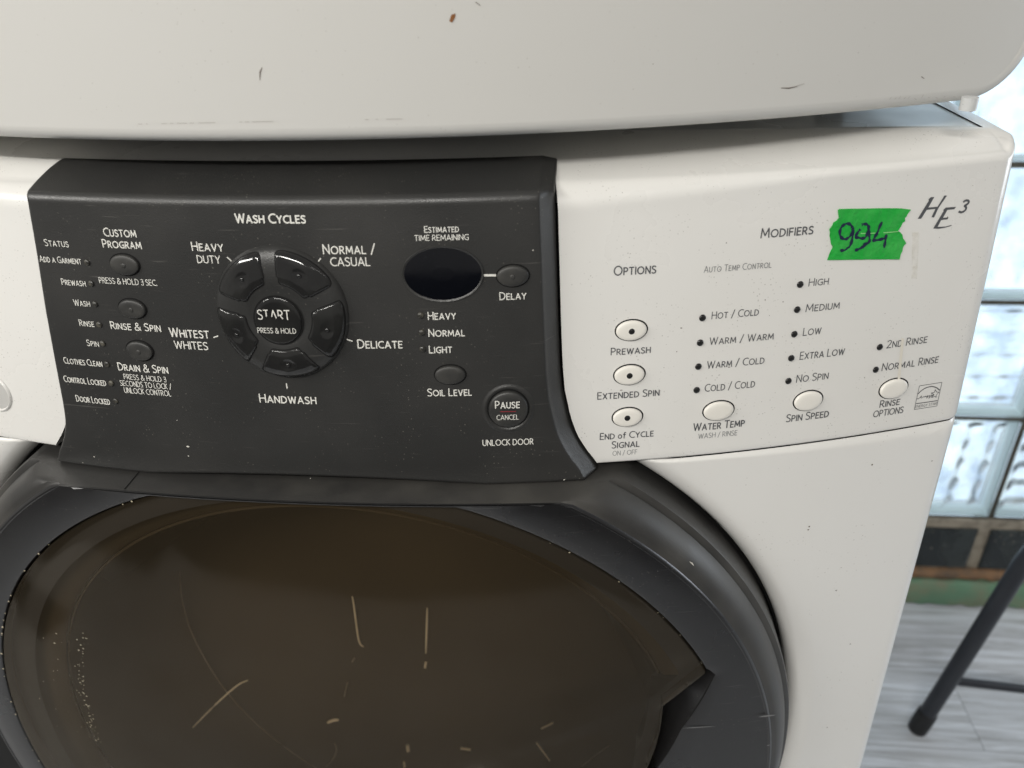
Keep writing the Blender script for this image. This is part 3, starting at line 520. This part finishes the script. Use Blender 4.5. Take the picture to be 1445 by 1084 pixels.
def text_geo(jobs):
    """jobs: (string, x0, x1, zbase, cap_height, weight, mapping, material, parent) -> one lettering mesh per line, drawn as strokes"""
    for st, x0, x1, zb, h, wt, fn, mat, par in jobs:
        keep = st == 'END of CYCLE'; pen = 0; strokes = []; sw = SW[wt]
        for i, c in enumerate(st):
            if c == ' ': pen += .30; continue
            low = c.islower() and not keep; sc = .80 if low else 1.0
            if keep: sc = 1.0 if c in 'ECo' and (i in (0, 7)) else (.82 if c.isupper() else .9)
            g = GLY[c.upper() if low else c]
            if i: pen += .195
            for pl in g[1]: strokes.append([(pen + x * sc, z * sc) for x, z in pl])
            pen += g[0] * sc
        W_ = pen; hw = sw * h / 2; m = MB(); k = 0
        for pl in strokes:
            P = [(x0 + hw + x / W_ * (x1 - x0 - 2 * hw), zb + hw * .8 + z * (h - 1.6 * hw)) for x, z in pl]
            if len(P) == 2 or math.hypot(P[0][0] - P[-1][0], P[0][1] - P[-1][1]) > hw:      # square-ish ends reach a little past the joint
                for e, nb in ((0, 1), (-1, -2)):
                    d = Vector((P[e][0] - P[nb][0], P[e][1] - P[nb][1])); d = d.normalized() * hw * .75; P[e] = (P[e][0] + d.x, P[e][1] + d.y)
            k += 1
            r = ribbon(P, 2 * hw, lambda x, z: fn(x, z) + Vector((0, -.000006 * k, 0))); b_ = len(m.v); m.v += r.v; m.f += [tuple(b_ + i for i in f) for f in r.f]
        m.build('lettering', mat, par, smooth=False)
def mm(t): return (t[0], t[1] / 1000, t[2] / 1000, t[3] / 1000, t[4] / 1000, t[5])
jobs = [(*mm(t), lambda x, z: DRK(x, z, .00012), INKW, panel) for t in DARK_TEXT]
jobs += [(*mm(t), lambda x, z: CON(x, z, .00012), INKL if t[5] == 0 else INKG, console) for t in WHITE_TEXT]
jobs += [(*mm(t), lambda x, z: DRK(x, z, .00545), INKW, panel) for t in DIAL_TEXT]
jobs += [(*mm(t), lambda x, z: DRK(x, z, .0023), INKW, panel) for t in PAUSE_TEXT]
jobs += [(*mm(ESTAR_TEXT), lambda x, z: CON(x, z, .00012), INKG, console)]
text_geo(jobs)
def sm(l): return [(a / 1000, b / 1000) for a, b in l]
for k, t in enumerate(TICKS): ribbon(sm(t), .0010 if k == 5 else .00055, lambda x, z: DRK(x, z, .00012)).build('tick_mark', INKW, panel, smooth=False)
ribbon(sm(RED_LINE), .00035, lambda x, z: DRK(x, z, .0023)).build('red_underline', INKR, panel, smooth=False)
logo = MB()
for pl in HE_POLY: logo.poly([CON(x, z, .00015) for x, z in sm(pl)])
r3 = ribbon(smooth_pts(sm(HE_THREE)), .0010, lambda x, z: CON(x, z, .00016)); b_ = len(logo.v); logo.v += r3.v; logo.f += [tuple(b_ + i for i in f) for f in r3.f]
logo.build('emblem', INKG, console, smooth=False)
es = MB()
for k, l in enumerate(ESTAR):
    pts = sm(l); pts = smooth_pts(pts) if k in (2, 4) else pts
    if k in (0, 3):
        for a, b in zip(pts, pts[1:]): r = ribbon([a, b], .00028 if k == 0 else .0003, lambda x, z: CON(x, z, .00015)); b_ = len(es.v); es.v += r.v; es.f += [tuple(b_ + i for i in f) for f in r.f]
    else: r = ribbon(pts, (0, .00045, .0005, 0, .00032)[k], lambda x, z: CON(x, z, .00016)); b_ = len(es.v); es.v += r.v; es.f += [tuple(b_ + i for i in f) for f in r.f]
es.build('efficiency_mark', INKG, console, smooth=False)
def sheer(name, col, fac):
    m, nt, b = nodes(name); L = nt.links; b.inputs['Base Color'].default_value = (*col, 1); b.inputs['Roughness'].default_value = .5
    tc = N(nt, 'ShaderNodeTexCoord'); n = N(nt, 'ShaderNodeTexNoise'); n.inputs['Scale'].default_value = 260; n.inputs['Detail'].default_value = 4; L.new(tc.outputs['Object'], n.inputs['Vector'])
    r = N(nt, 'ShaderNodeMapRange'); r.inputs['From Min'].default_value = .3; r.inputs['From Max'].default_value = .7; r.inputs['To Max'].default_value = fac; L.new(n.outputs['Fac'], r.inputs['Value']); L.new(r.outputs[0], b.inputs['Alpha']); return m
for k, pl in enumerate(STAIN):
    pl = [(x + (.9 if k == 0 else 0), z) for x, z in pl]
    if k == 0: pl = [(lerp(sum(q[0] for q in pl) / 4, x, .75), z) for x, z in pl]
    MB().poly([CON(x, z, .00030) for x, z in sm(pl)]).build('stain', STAINM if k == 0 else sheer('faint_yellow_smear', (.62, .56, .40), .20), console, smooth=False)

# ---- push buttons, indicators
def ring_pts(cx, cz, rx, rz, fn, h, n=48): return [fn(cx + rx * math.cos(t), cz + rz * math.sin(t), h) for t in [2 * math.pi * k / n for k in range(n)]]
def button(e, fn, mat, parent, proud=.0014, gap=.0006, name='push_button', dimple=0):
    cx, cz, rx, rz = [v / 1000 for v in e]
    MB().grid([ring_pts(cx, cz, rx + gap * .5, rz + gap * .5, fn, .00008), ring_pts(cx, cz, rx * .8, rz * .8, fn, .0001)], True).build('button_gap', GAPM, parent, smooth=False)
    m = MB(); rows = []; ix, iz = rx - gap * .6, rz - gap * .6
    for f, h in ((1, .0001), (1, .0005), (.985, .0008), (.95, .00105), (.88, .00122), (.7, .00135), (.45, .0014), (.2, .0014 - dimple * .6), (.08, .0014 - dimple)):
        rows.append(ring_pts(cx, cz, ix * f, iz * f, fn, h * proud / .0014))
    m.grid(rows, True); m.fan(fn(cx, cz, (.0014 - dimple) * proud / .0014), rows[-1])
    return m.build(name, mat, parent, ang=60)
WBTN = paint('white_button_plastic', (.80, .775, .715), .34, .5, 0, (.72, .69, .62), .3, 60, rvar=.05)
for e in DARK_BTN: button(e, DRK, BTNB, panel, .0017)
for e in WHITE_BTN: button(e, CON, WBTN, console, .0019)
def led(x, z, fn, mat, parent, r, h0=.0002, rise=.0007, name='indicator_light', sq=1):
    m = MB(); rows = [ring_pts(x, z, r * f, r * f * sq, fn, h0 + rise * h, 16) for f, h in ((1, 0), (.97, .45), (.8, .8), (.45, 1))]
    m.grid(rows, True); m.fan(fn(x, z, h0 + rise * 1.05), rows[-1]); return m.build(name, mat, parent, ang=80)
for x, z in WHITE_LED: led(x / 1000, z / 1000, CON, LEDM, console, .00165)
for x, z in BTN_LED: led(x / 1000, z / 1000, CON, LEDM, console, .00150, .0018, .0004)
for k, (x, z) in enumerate(DARK_LED): led(x / 1000, z / 1000, DRK, LEDD, panel, .00150, .0001, .0008)
for e in DARK_BTN[:4]: led(e[0] / 1000, e[1] / 1000, DRK, BTNB, panel, .0012, .00165, .0004)
# display
cx, cz, rx, rz = [v / 1000 for v in DISPLAY]
MB().grid([ring_pts(cx, cz, rx + .0007, rz + .0007, DRK, .00005, 72), ring_pts(cx, cz, rx + .0004, rz + .0004, DRK, .0006, 72), ring_pts(cx, cz, rx - .0003, rz - .0003, DRK, .0004, 72), ring_pts(cx, cz, rx - .0006, rz - .0006, DRK, .00012, 72)], True).build('display_bezel', BLACKP, panel, ang=60)
m = MB(); rows = [ring_pts(cx, cz, rx * f - .0004, rz * f - .0004, DRK, h, 72) for f, h in ((1, .00030), (.9, .00033), (.6, .00036), (.3, .00038))]
m.grid(rows, True); m.fan(DRK(cx, cz, .00038), rows[-1]).build('display_window', SMOKE, panel, ang=80)
# pause button in a shallow dish
cx, cz, rx, rz = [v / 1000 for v in PAUSE_BTN]; rx = (rx + rz) / 2; rz = rx
MB().grid([ring_pts(cx, cz, rx * f, rz * f, DRK, h, 56) for f, h in ((1.30, .00004), (1.2, .0003), (1.14, .0007), (1.08, .0004), (1.03, .0001))], True).build('button_collar', BLACKP, panel, ang=80)
button((cx * 1000, cz * 1000, rx * 1000, rz * 1000), DRK, BTNB, panel, .0021, .0007, 'pause_button')

# ---- cycle dial: domed disc, five keys, start button
dx_, dz_, rx, rz = [v / 1000 for v in DIAL]; RD = (rx + rz) / 2 * 1.01
HT = [(0, .0042), (.40, .0042), (.47, .0046), (.60, .0048), (.72, .0046), (.82, .0041), (.90, .0032), (.955, .0022), (.985, .0011), (1.0, 0)]
def dial_h(rho): return interp(HT, rho)
def DIALP(rho, deg, h=0):
    t = math.radians(deg); return DRK(dx_ + RD * rho * math.cos(t), dz_ + RD * rho * math.sin(t), dial_h(rho) + h)
m = MB(); rows = [[DIALP(r_, 5 * k) for k in range(72)] for r_ in (1, .99, .975, .955, .93, .9, .86, .8, .75, .68, .6, .53, .47, .43, .40, .3, .1)]
m.grid(rows, True); m.fan(DIALP(0, 0), rows[-1]).build('cycle_dial', BLACKP, panel, ang=80)
for k in range(5):
    c = 58 + 72 * k; hw = 29; r0, r1 = .50, .955
    def kp(u, v, grow=0, h=0):          # u, v in [-1, 1]; rounded-corner annular sector
        rm, rh = (r0 + r1) / 2, (r1 - r0) / 2 + grow
        e = max(abs(u), abs(v)); 
        if e > 0:
            kk = (abs(u) ** 9 + abs(v) ** 9) ** (1 / 9); uu, vv = u * e / kk, v * e / kk
        else: uu = vv = 0
        rho = rm + vv * rh; wdeg = hw * (1 - .10 * (r1 - rho) / (r1 - r0)) + math.degrees(grow / rho) - 2.2 * (1 if rho < .6 else 0)
        return DIALP(rho, c + uu * wdeg, h), rho
    n = 24; ts = [-1 + 2 * i / n for i in range(n + 1)]
    MB().grid([[kp(u, v, .012, .00012)[0] for u in ts] for v in ts]).build('key_gap', GAPM, panel, ang=80)
    rows = []
    tt = [-1, -.995, -.97, -.93] + [lerp(-.88, .88, i / 26) for i in range(27)] + [.93, .97, .995, 1]
    for v in tt:
        r = []
        for u in tt:
            e = max(abs(u), abs(v)); d = 1 - e
            h = .0006 * (1 - (1 - min(1, d / .10)) ** 2) + .0002
            q = math.hypot(u * .62, v * .5)
            if q < .22: h -= .0006 * (1 - (q / .22) ** 2) ** .7
            h += .0002 * (1 - e * e)
            r.append(kp(u, v, 0, h)[0])
        rows.append(r)
    MB().grid(rows).build('cycle_key', GLOSSB, panel, ang=40)
    pc = kp(0, 0, 0, 0)[0]; led(pc.x, pc.z, lambda x, z, h: DRK(x, z, .0047 + h), LEDM, panel, .0010, .0003, .0006)
cx, cz, rx, rz = [v / 1000 for v in START_BTN]; rs = (rx + rz) / 2
MB().grid([ring_pts(cx, cz, (rs + .0005) * f, (rs + .0005) * f, DRK, h, 64) for f, h in ((1, .0047), (.9, .0047))], True).build('key_gap', GAPM, panel, smooth=False)
m = MB(); rows = [ring_pts(cx, cz, (rs - .0003) * f, (rs - .0003) * f, DRK, h, 64) for f, h in ((1, .0045), (1, .0050), (.975, .0053), (.93, .0054), (.7, .0053), (.4, .0052))]
m.grid(rows, True); m.fan(DRK(cx, cz, .0052), rows[-1]).build('start_button', GLOSSB, panel, ang=50)

# ---- lower front panel with the round door opening
RI = .2748
def depth(r):
    t = min(1, max(0, (r - RI) / .018)); return .015 * (1 - math.sqrt(max(0, 1 - (1 - t) ** 2)))
XB, ZB, ZTOP = .331, -.78, -.0009
th0 = math.degrees(math.acos((ZTOP - DCZ) / RI))
def rb(deg):
    t = math.radians(deg); sx, cz_ = math.sin(t), math.cos(t); c = []
    if sx > 1e-9: c.append((XB - DCX) / sx)
    if sx < -1e-9: c.append((-XB - DCX) / sx)
    if cz_ > 1e-9: c.append((ZTOP - DCZ) / cz_)
    if cz_ < -1e-9: c.append((ZB - DCZ) / cz_)
    return min(c)
corners = sorted([math.degrees(math.atan2(x - DCX, z - DCZ)) % 360 for x in (XB, -XB) for z in (ZTOP, ZB)])
degs = sorted(set([lerp(th0 + .02, 360 - th0 - .02, k / 260) for k in range(261)] + corners))
rows = []
for dg_ in degs:
    t = math.radians(dg_); r1 = rb(dg_); col = []
    for k in range(34):
        f = (k / 33) ** 1.7; r = lerp(RI, r1, f); x, z = DCX + r * math.sin(t), DCZ + r * math.cos(t)
        col.append(BOD(x, z) + Vector((0, depth(r) + (0.0016 * max(0, 1 - (ZTOP - z) / .0014) ** 2), 0)))
    col = [BOD(DCX + (RI - .001) * math.sin(t), DCZ + (RI - .001) * math.cos(t)) + Vector((0, .06, 0))] + col
    rows.append(col)
fp = MB().grid(rows)
top = sorted([r[-1] for r in rows if abs(r[-1].z - ZTOP) < 1e-6], key=lambda p: p.x)
for sgn in (1, -1):   # rounded front corners and cabinet sides
    edge = sorted([r[-1] for r in rows if abs(r[-1].x - sgn * XB) < 1e-6], key=lambda p: -p.z)
    st = []
    for e in edge:
        a = math.atan(2 * S * XB / .343 ** 2); cx, cy = XB - RC * math.sin(a), e.y + RC * math.cos(a)
        st.append([e] + [Vector((sgn * (cx + RC * math.sin(f)), cy - RC * math.cos(f), e.z)) for f in [lerp(a, math.pi / 2, k / 8) for k in range(1, 9)]] + [Vector((sgn * (cx + RC), yy, e.z)) for yy in (.2, .4, .66)])
    fp.grid(st)
fp.build('front_panel', ENAMEL, wm, ang=50, merge=True)
MB().box(-.3, .3, .06, .1, -.78, FZ + .001).build('kick_plate', BLACKP, wm, smooth=False)

# ---- door
ZL = -.0042
def notch(tab, deg):
    d = deg if deg <= 97 else 194 - deg
    return interp(tab, d) / 1000
def r_win(deg):
    d = deg % 360
    if 64.31 < d < 129.69: return notch(NOTCH_WIN + [(97, 181)], d)
    return .2327
def r_ring(deg):
    d = deg % 360
    if 63.8 < d < 130.2: return notch([(63.8, 234.3)] + NOTCH_RING + [(97, 184)], d) + .0008
    return .2343
dd = sorted(set([k * 1.5 for k in range(240)] + [63.8, 64.31, 64.7, 65.42, 65.9, 68.13, 71.87, 74.75, 83.5, 129.69, 130.2, 128.6, 122.1, 119.25, 110.5]))
rp = [(-.0012, .010), (-.0008, .0012), (-.0002, .0003), (.0008, 0)]           # inner lip (offset from seam)
op = [(.2556, .0002), (.2562, -.0002), (.2570, -.0001), (.2576, .0005), (.2580, .0014)]
rimp = [(.2580, .0014), (.2590, .0019), (.2606, .0022), (.2622, .0030), (.2640, .0046), (.2658, .0070), (.2674, .0102), (.2686, .0138), (.2692, .0165), (.2686, .0172), (.2687, .0180), (.2706, .0184), (.2722, .0192), (.2728, .0212), (.2728, .030), (.2722, .052)]
RIMM = paint('lighter_rim_plastic', (.032, .031, .0295), .46, .5, 0, (.075, .071, .063), .8, 24, (.3, .28, .24), .6, 520, .07, .08, .08, 1400)  # lighter and rougher than the ring face, mottled and specked
rows = []
def r_in(d):
    c = math.cos(math.radians(d)); return min(r_ring(d), (ZL - .0010 - DCZ) / c) if c > 1e-6 else r_ring(d)
for r_, o in rp: rows.append([DPOL(d, r_in(d) + r_, o, ZL) for d in dd])
for f in (.25, .5, .75): rows.append([DPOL(d, lerp(r_in(d) + .0008, .2565, f), -.0006 * math.sin(f * math.pi), ZL) for d in dd])
for r_, o in op: rows.append([DPOL(d, r_, o, ZL) for d in dd])
door = MB().grid(rows, True).build('door', RINGM, wm, ang=32, merge=True)
MB().grid([[DPOL(d, r_, o, ZL) for d in dd] for r_, o in rimp], True).build('door_rim', RIMM, door, ang=32, merge=True)
# finger recess on the right of the window
nd = [d for d in dd if 63.8 <= d <= 130.2]
MB().grid([[DPOL(d, r_ring(d) - .0007, .0010) for d in nd], [DPOL(d, lerp(r_ring(d), r_win(d), .5), .012) for d in nd], [DPOL(d, r_win(d) - .006, .024) for d in nd]]).build('handle_recess', RINGM, door, ang=30)
# smoked window
ZWN = -.0062
def chord(d, zc):
    c = math.cos(math.radians(d)); return (zc - DCZ) / c if c > 1e-6 else 9
def wrow(f, o): return [DPOL(d, min(r_win(d), chord(d, ZWN)) * f, o) for d in dd]
fs = [.9985, .995, .985, .96, .92, .86, .78, .68, .56, .42, .28, .12]
rows = [wrow(1, .009), wrow(1, .0016)] + [wrow(f, .0004 * (f > .99) - .0075 * (1 - f * f)) for f in fs]
wn = MB().grid(rows, True); wn.fan(DPOL(0, 0, -.0075), rows[-1]); window = wn.build('window', WINDOWM, door, ang=32, face=(0, -1, 0))
# painted border, brown flange and glass bowl behind the window
def under(r_): return [DPOL(d, min(r_, r_win(d) - .004), .010, ZWN - .002) for d in dd]
rows = [[DPOL(d, min(.2322, r_win(d) - .0006, chord(d, ZWN - .0003)), .0080) for d in dd], [DPOL(d, min(.2165, r_win(d) - .008, chord(d, ZWN - .004)), .0090) for d in dd]]
MB().grid(rows, True).build('window_border', BORDER, door, ang=40)
deg2 = [k * 2 for k in range(180)]
def bow_row(r_, o, cxs=0): return [DPOL(d, min(r_, chord(d, -.005)), o) for d in deg2]
rows = [bow_row(.2330, .0135), bow_row(.215, .015), bow_row(.205, .020), bow_row(.203, .022)]
MB().grid(rows, True).build('door_flange', FLANGE, door, ang=30)
rows = [bow_row(r_, o) for r_, o in ((.2026, .0235), (.2022, .0225), (.2012, .0222), (.1985, .026), (.193, .038), (.186, .055), (.178, .072), (.168, .088), (.154, .102), (.136, .113), (.112, .121), (.085, .126), (.055, .129), (.02, .130))]
mb = MB().grid(rows, True); mb.fan(DPOL(0, 0, .130), rows[-1]); mb.build('glass_bowl', BOWLM, door, ang=32)
GLINT = paint('tan_reflection_glint', (.95, .84, .62), .35, .5, rvar=0)  # tan colour painted in for lamp reflections in the door glass
GLINTD = paint('dull_reflection_glint', (.24, .20, .145), .4, .5, rvar=0)
for k, (pl, wv) in enumerate(STREAK):  # thin solid tubes shaped like streaks of reflected light
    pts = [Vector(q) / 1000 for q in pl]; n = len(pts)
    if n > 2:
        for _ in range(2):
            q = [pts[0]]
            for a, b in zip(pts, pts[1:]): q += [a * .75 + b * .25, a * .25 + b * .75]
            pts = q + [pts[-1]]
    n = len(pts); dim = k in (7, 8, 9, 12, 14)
    MB().tube(pts, [wv * .00055 * (.45 + .55 * math.sin(math.pi * (i + .6) / (n + .2))) for i in range(n)], 8).build('reflection_arc' if k == 14 else 'reflection_streak', GLINTD if dim else GLINT, door, ang=80)
# seam across the top lip, gasket teeth, hinge
m = MB()
m.poly([DPOL(0, 0, 0) * 0 + DOR(-.0953, ZL + .0002, .002), DOR(-.0947, ZL + .0002, .002), DOR(-.0947, ZL + .0002, .028), DOR(-.0953, ZL + .0002, .028)])
m.build('lip_seam', GAPM, door, smooth=False)
g = MB()
rows = [[Vector((DCX + r_ * math.sin(math.radians(d)), 0, DCZ + r_ * math.cos(math.radians(d)))) for d in range(36, 325, 3)] for r_ in (.2728, .2738, .2747)]
for row, o in zip(rows, (.018, .013, .019)):
    for p in row: p.y = BOD(p.x, p.z).y + o
g.grid(rows).build('gasket', RUBBER, wm, ang=60)
teeth = MB()
for k in range(30):
    d = 36 + k * .52; w_ = .10 + .06 * (k % 3 == 0); a = [Vector((DCX + r_ * math.sin(math.radians(q)), 0, DCZ + r_ * math.cos(math.radians(q)))) for r_, q in ((.2752, d - w_), (.2752, d + w_), (.2775, d + w_), (.2775, d - w_))]
    for p in a: p.y = BOD(p.x, p.z).y + depth(math.hypot(p.x - DCX, p.z - DCZ)) - .0006
    teeth.poly(a)
to = teeth.build('gasket_teeth', RUBBER, wm, smooth=False); to['kind'] = 'stuff'
m = MB(); rows = []
for ins, h in ((0, -.004), (0, .008), (.003, .0115), (.008, .012)):
    rows.append([BOD(x, z, h) for x, z in ((-.330 + ins, -.50 + ins), (-.262 - ins, -.50 + ins), (-.262 - ins, -.235 - ins), (-.330 + ins, -.235 - ins))])
m.grid(rows, True); m.poly(rows[-1]).build('hinge_cover', GAPM, wm, ang=30)

# ---- chips, scuffs, crumbs
def blob(pts3, name, mat, parent): MB().poly(pts3).build(name, mat, parent, smooth=False)
def speck(fn, x, z, r, name, mat, parent, n=7, seed=0, el=1):
    rr = random.Random(seed); blob([fn(x + r * el * rr.uniform(.6, 1.2) * math.cos(t), z + r * rr.uniform(.6, 1.2) * math.sin(t)) for t in [2 * math.pi * k / n for k in range(n)]], name, mat, parent)
for k, (x, z, r, el) in enumerate([(-62.81, 14.61, 0.5, 1.8), (-63.46, 9.16, 0.35, 1.5), (-118.86, 3.23, 0.35, 1.3), (-126.92, -1.31, 0.3, 1), (-65.81, 28.9, 0.25, 1.4), (127.03, -2.01, 0.35, 1.2), (112.27, 113.26, 0.3, 1), (0.0, 0.23, 0.3, 1)]): speck(lambda a, b: DRK(a, b, .0001), x / 1000, z / 1000, r / 1000, 'paint_chip', CHIP, panel, seed=k, el=el)
for k, pl in enumerate(RING_SCUFF):
    (d0, r0_), (d1, r1_) = pl; wv = (.0022, .0006, .0012, .0007)[k]; oo = (.0045, -.0009, -.0009, -.0009)[k]
    P = [DPOL(d0, r0_ / 1000, oo), DPOL(d1, r1_ / 1000, oo)]; n = (P[1] - P[0]).cross(Vector((0, 1, 0))).normalized() * wv / 2; mid = (P[0] + P[1]) / 2
    blob([P[0], lerp(P[0], P[1], .3) + n, lerp(P[0], P[1], .75) + n * .8, P[1], lerp(P[0], P[1], .7) - n, lerp(P[0], P[1], .2) - n * .7], 'scuff_mark', CHIP if k == 0 else GREYCHIP, door)
cr = MB(); rr = random.Random(4)
def crumb(d, r_, sz, o):
    c = DPOL(d, r_, o); n = 6
    cr.fan(c + Vector((0, -sz * .5, 0)), [c + Vector((sz * rr.uniform(.6, 1.2) * math.cos(q), 0, sz * rr.uniform(.6, 1.2) * math.sin(q))) for q in [2 * math.pi * i / n for i in range(n)]])
for k in range(105):
    d = -50 - 34 * rr.random() ** .8; base = interp([(-86, .166), (-74.3, .169), (-61.5, .178), (-50, .1827)], d)
    crumb(d, base + abs(rr.gauss(0, .0035)) * (1 if k < 75 else 5), rr.choice((.0002, .0003, .0004, .0006)), -.0034)
for k in range(26): crumb(-22 - rr.random() * 85, .2335, rr.choice((.0004, .0006, .0008)), -.0002)
for k in range(8): crumb(25 + rr.random() * 38, .2335, rr.choice((.0003, .0005)), -.0002)
co = cr.build('lint_crumbs', CRUMB, door, smooth=False); co['kind'] = 'stuff'
rr = random.Random(12)
for k in range(26):
    x, z = rr.uniform(.19, .33), rr.uniform(-.25, -.012)
    if math.hypot(x - DCX, z - DCZ) < .300: continue
    speck(lambda a, b: BOD(a, b, .00012), x, z, rr.choice((.0003, .0004, .0006)), 'speck', MARKD, wm, seed=k, el=rr.choice((1, 1, 2)))
for k in range(16): speck(lambda a, b: CON(a, b, .00014), rr.uniform(.14, .32), rr.uniform(.008, .125), rr.choice((.0002, .0003)), 'speck', MARKD, console, seed=50 + k, el=rr.choice((1, 2)))

# ================================================================== green tape label
tp = root('tape_label', CON(.262, .108, .0003), 'torn green masking tape label handwritten 994 on the white console', 'tape')
def TAP(x, z, h=0): return CON(x, z, .0003 + h + .00045 * (math.sin(x * 620 + 2 * math.sin(z * 300)) * math.sin(z * 480 + 1) + 1) * .5)
tpts = sm(TAPE); cxm = sum(p[0] for p in tpts) / len(tpts); czm = sum(p[1] for p in tpts) / len(tpts)
m = MB(); rows = []
for f in (1, .95, .88, .8, .7, .6, .5, .4, .3, .2, .1): rows.append([TAP(cxm + (x - cxm) * f, czm + (z - czm) * f) for x, z in tpts])
rows.insert(0, [CON(x, z, .00015) for x, z in tpts]); m.grid(rows, True); m.poly(rows[-1]); m.build('tape', TAPEM, tp, ang=60)
for k, l in enumerate(INK):
    pts = smooth_pts(sm(l)); n = len(pts); wv = [.00165 * (.75 + .25 * math.sin(i * .9 + k)) * (1 if 0 < i < n - 1 else .6) for i in range(n)]
    ribbon(pts, wv, lambda x, z: TAP(x, z, .00012 + .00002 * k)).build('handwriting', NAVY, tp, smooth=False)
ribbon(sm([(263.29, 108.11), (267.14, 107.69), (271.29, 107.49), (276.11, 107.23), (282.22, 107.16)]), .0004, lambda x, z: TAP(x, z, .0001)).build('crease', paint('pale_green_crease', (.25, .62, .22), .6), tp, smooth=False)

# ================================================================== dryer stacked on top
SU, OU, ZU = .088, .014, .1601
dr = root('clothes_dryer', (0, .33, .148), 'white clothes dryer stacked on top of the washer, bowed front with scuffs', 'dryer')
def DRY(x, z, h=0): return Vector((x, SU * (x / .343) ** 2 + OU - h, z))
XM, CR, ER = .3405, .030, .006
def xmax(z):      # half width of the face inside the rolled edge
    zz = z - (ZU + CR); return XM - CR + math.sqrt(max(0, (CR - ER) ** 2 - min(0, zz) ** 2))
zl = [ZU + CR - (CR - ER) * math.cos(math.radians(a)) for a in range(0, 91, 6)] + [.20, .21, .22, .24, .27, .3, .36, .42, .5]
nx = 80; rows = [[DRY(lerp(-xmax(z), xmax(z), k / nx), z) for k in range(nx + 1)] for z in zl]
m = MB().grid(rows)
def outn(p):
    dz = p.z - (ZU + CR); dx = abs(p.x) - (XM - CR)
    if dx <= 0: return Vector((0, 0, -1))
    if dz >= 0: return Vector((math.copysign(1, p.x), 0, 0))
    v = Vector((math.copysign(dx, p.x), 0, dz)); return v.normalized()
loop = [r[0] for r in reversed(rows)] + rows[0][1:-1] + [r[-1] for r in rows]
er = []
for f in range(0, 91, 10):
    a = math.radians(f); er.append([p + outn(p) * ER * math.sin(a) + Vector((0, ER * (1 - math.cos(a)), 0)) for p in loop])
er.append([p + outn(p) * ER + Vector((0, .022, 0)) for p in loop]); er.append([p + outn(p) * (ER - .004) + Vector((0, .026, 0)) for p in loop])
er.append([Vector((p.x * .985, .36, max(p.z, ZU + .004))) for p in loop]); er.append([Vector((p.x * .985, .66, max(p.z, ZU + .004))) for p in loop])
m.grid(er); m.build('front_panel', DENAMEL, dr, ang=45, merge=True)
MB().box(-.318, .318, .095, .655, ZU + .0065, .5).build('cabinet', ENAMEL, dr, smooth=False)
MB().box(-.26, .255, .13, .60, .1478, ZU + .006).build('stacking_base', ENAMEL, dr, smooth=False)
for sx in (-1, 1):
    for y in (.20, .60):
        MB().tube([(sx * .28, y, .1474), (sx * .28, y, .1640), (sx * .28, y, ZU + .0075)], [.011, .0105, .007], 18).build('foot', RUBBER, dr, ang=50)
m = MB().tube([(.3030, .066, ZU + .006), (.3030, .066, ZU + .0005), (.3030, .066, ZU + .0003), (.3030, .066, ZU)], [.0036, .0036, .0030, .001], 18); m.build('bracket', LIDM, dr, ang=50)  # grey lid enamel stands for white enamel in shade
for k, l in enumerate(DRYER_MARK):
    ribbon(sm(l), [.00028 if len(l) == 2 else (.00018, .0005, .00018)[i] for i in range(len(l))], lambda x, z: DRY(x, z, .0002)).build('scuff_mark', MARKD if k in (0, 2, 3, 6, 8) else MARKL, dr, smooth=False)
for l in DRYER_DASH: ribbon(sm(l), .00022, lambda x, z: DRY(x, z, .0002)).build('scuff_mark', MARKL, dr, smooth=False)
blob([DRY(x, z, .0002) for x, z in sm(DRYER_RUST)], 'rust_spot', RUST, dr)
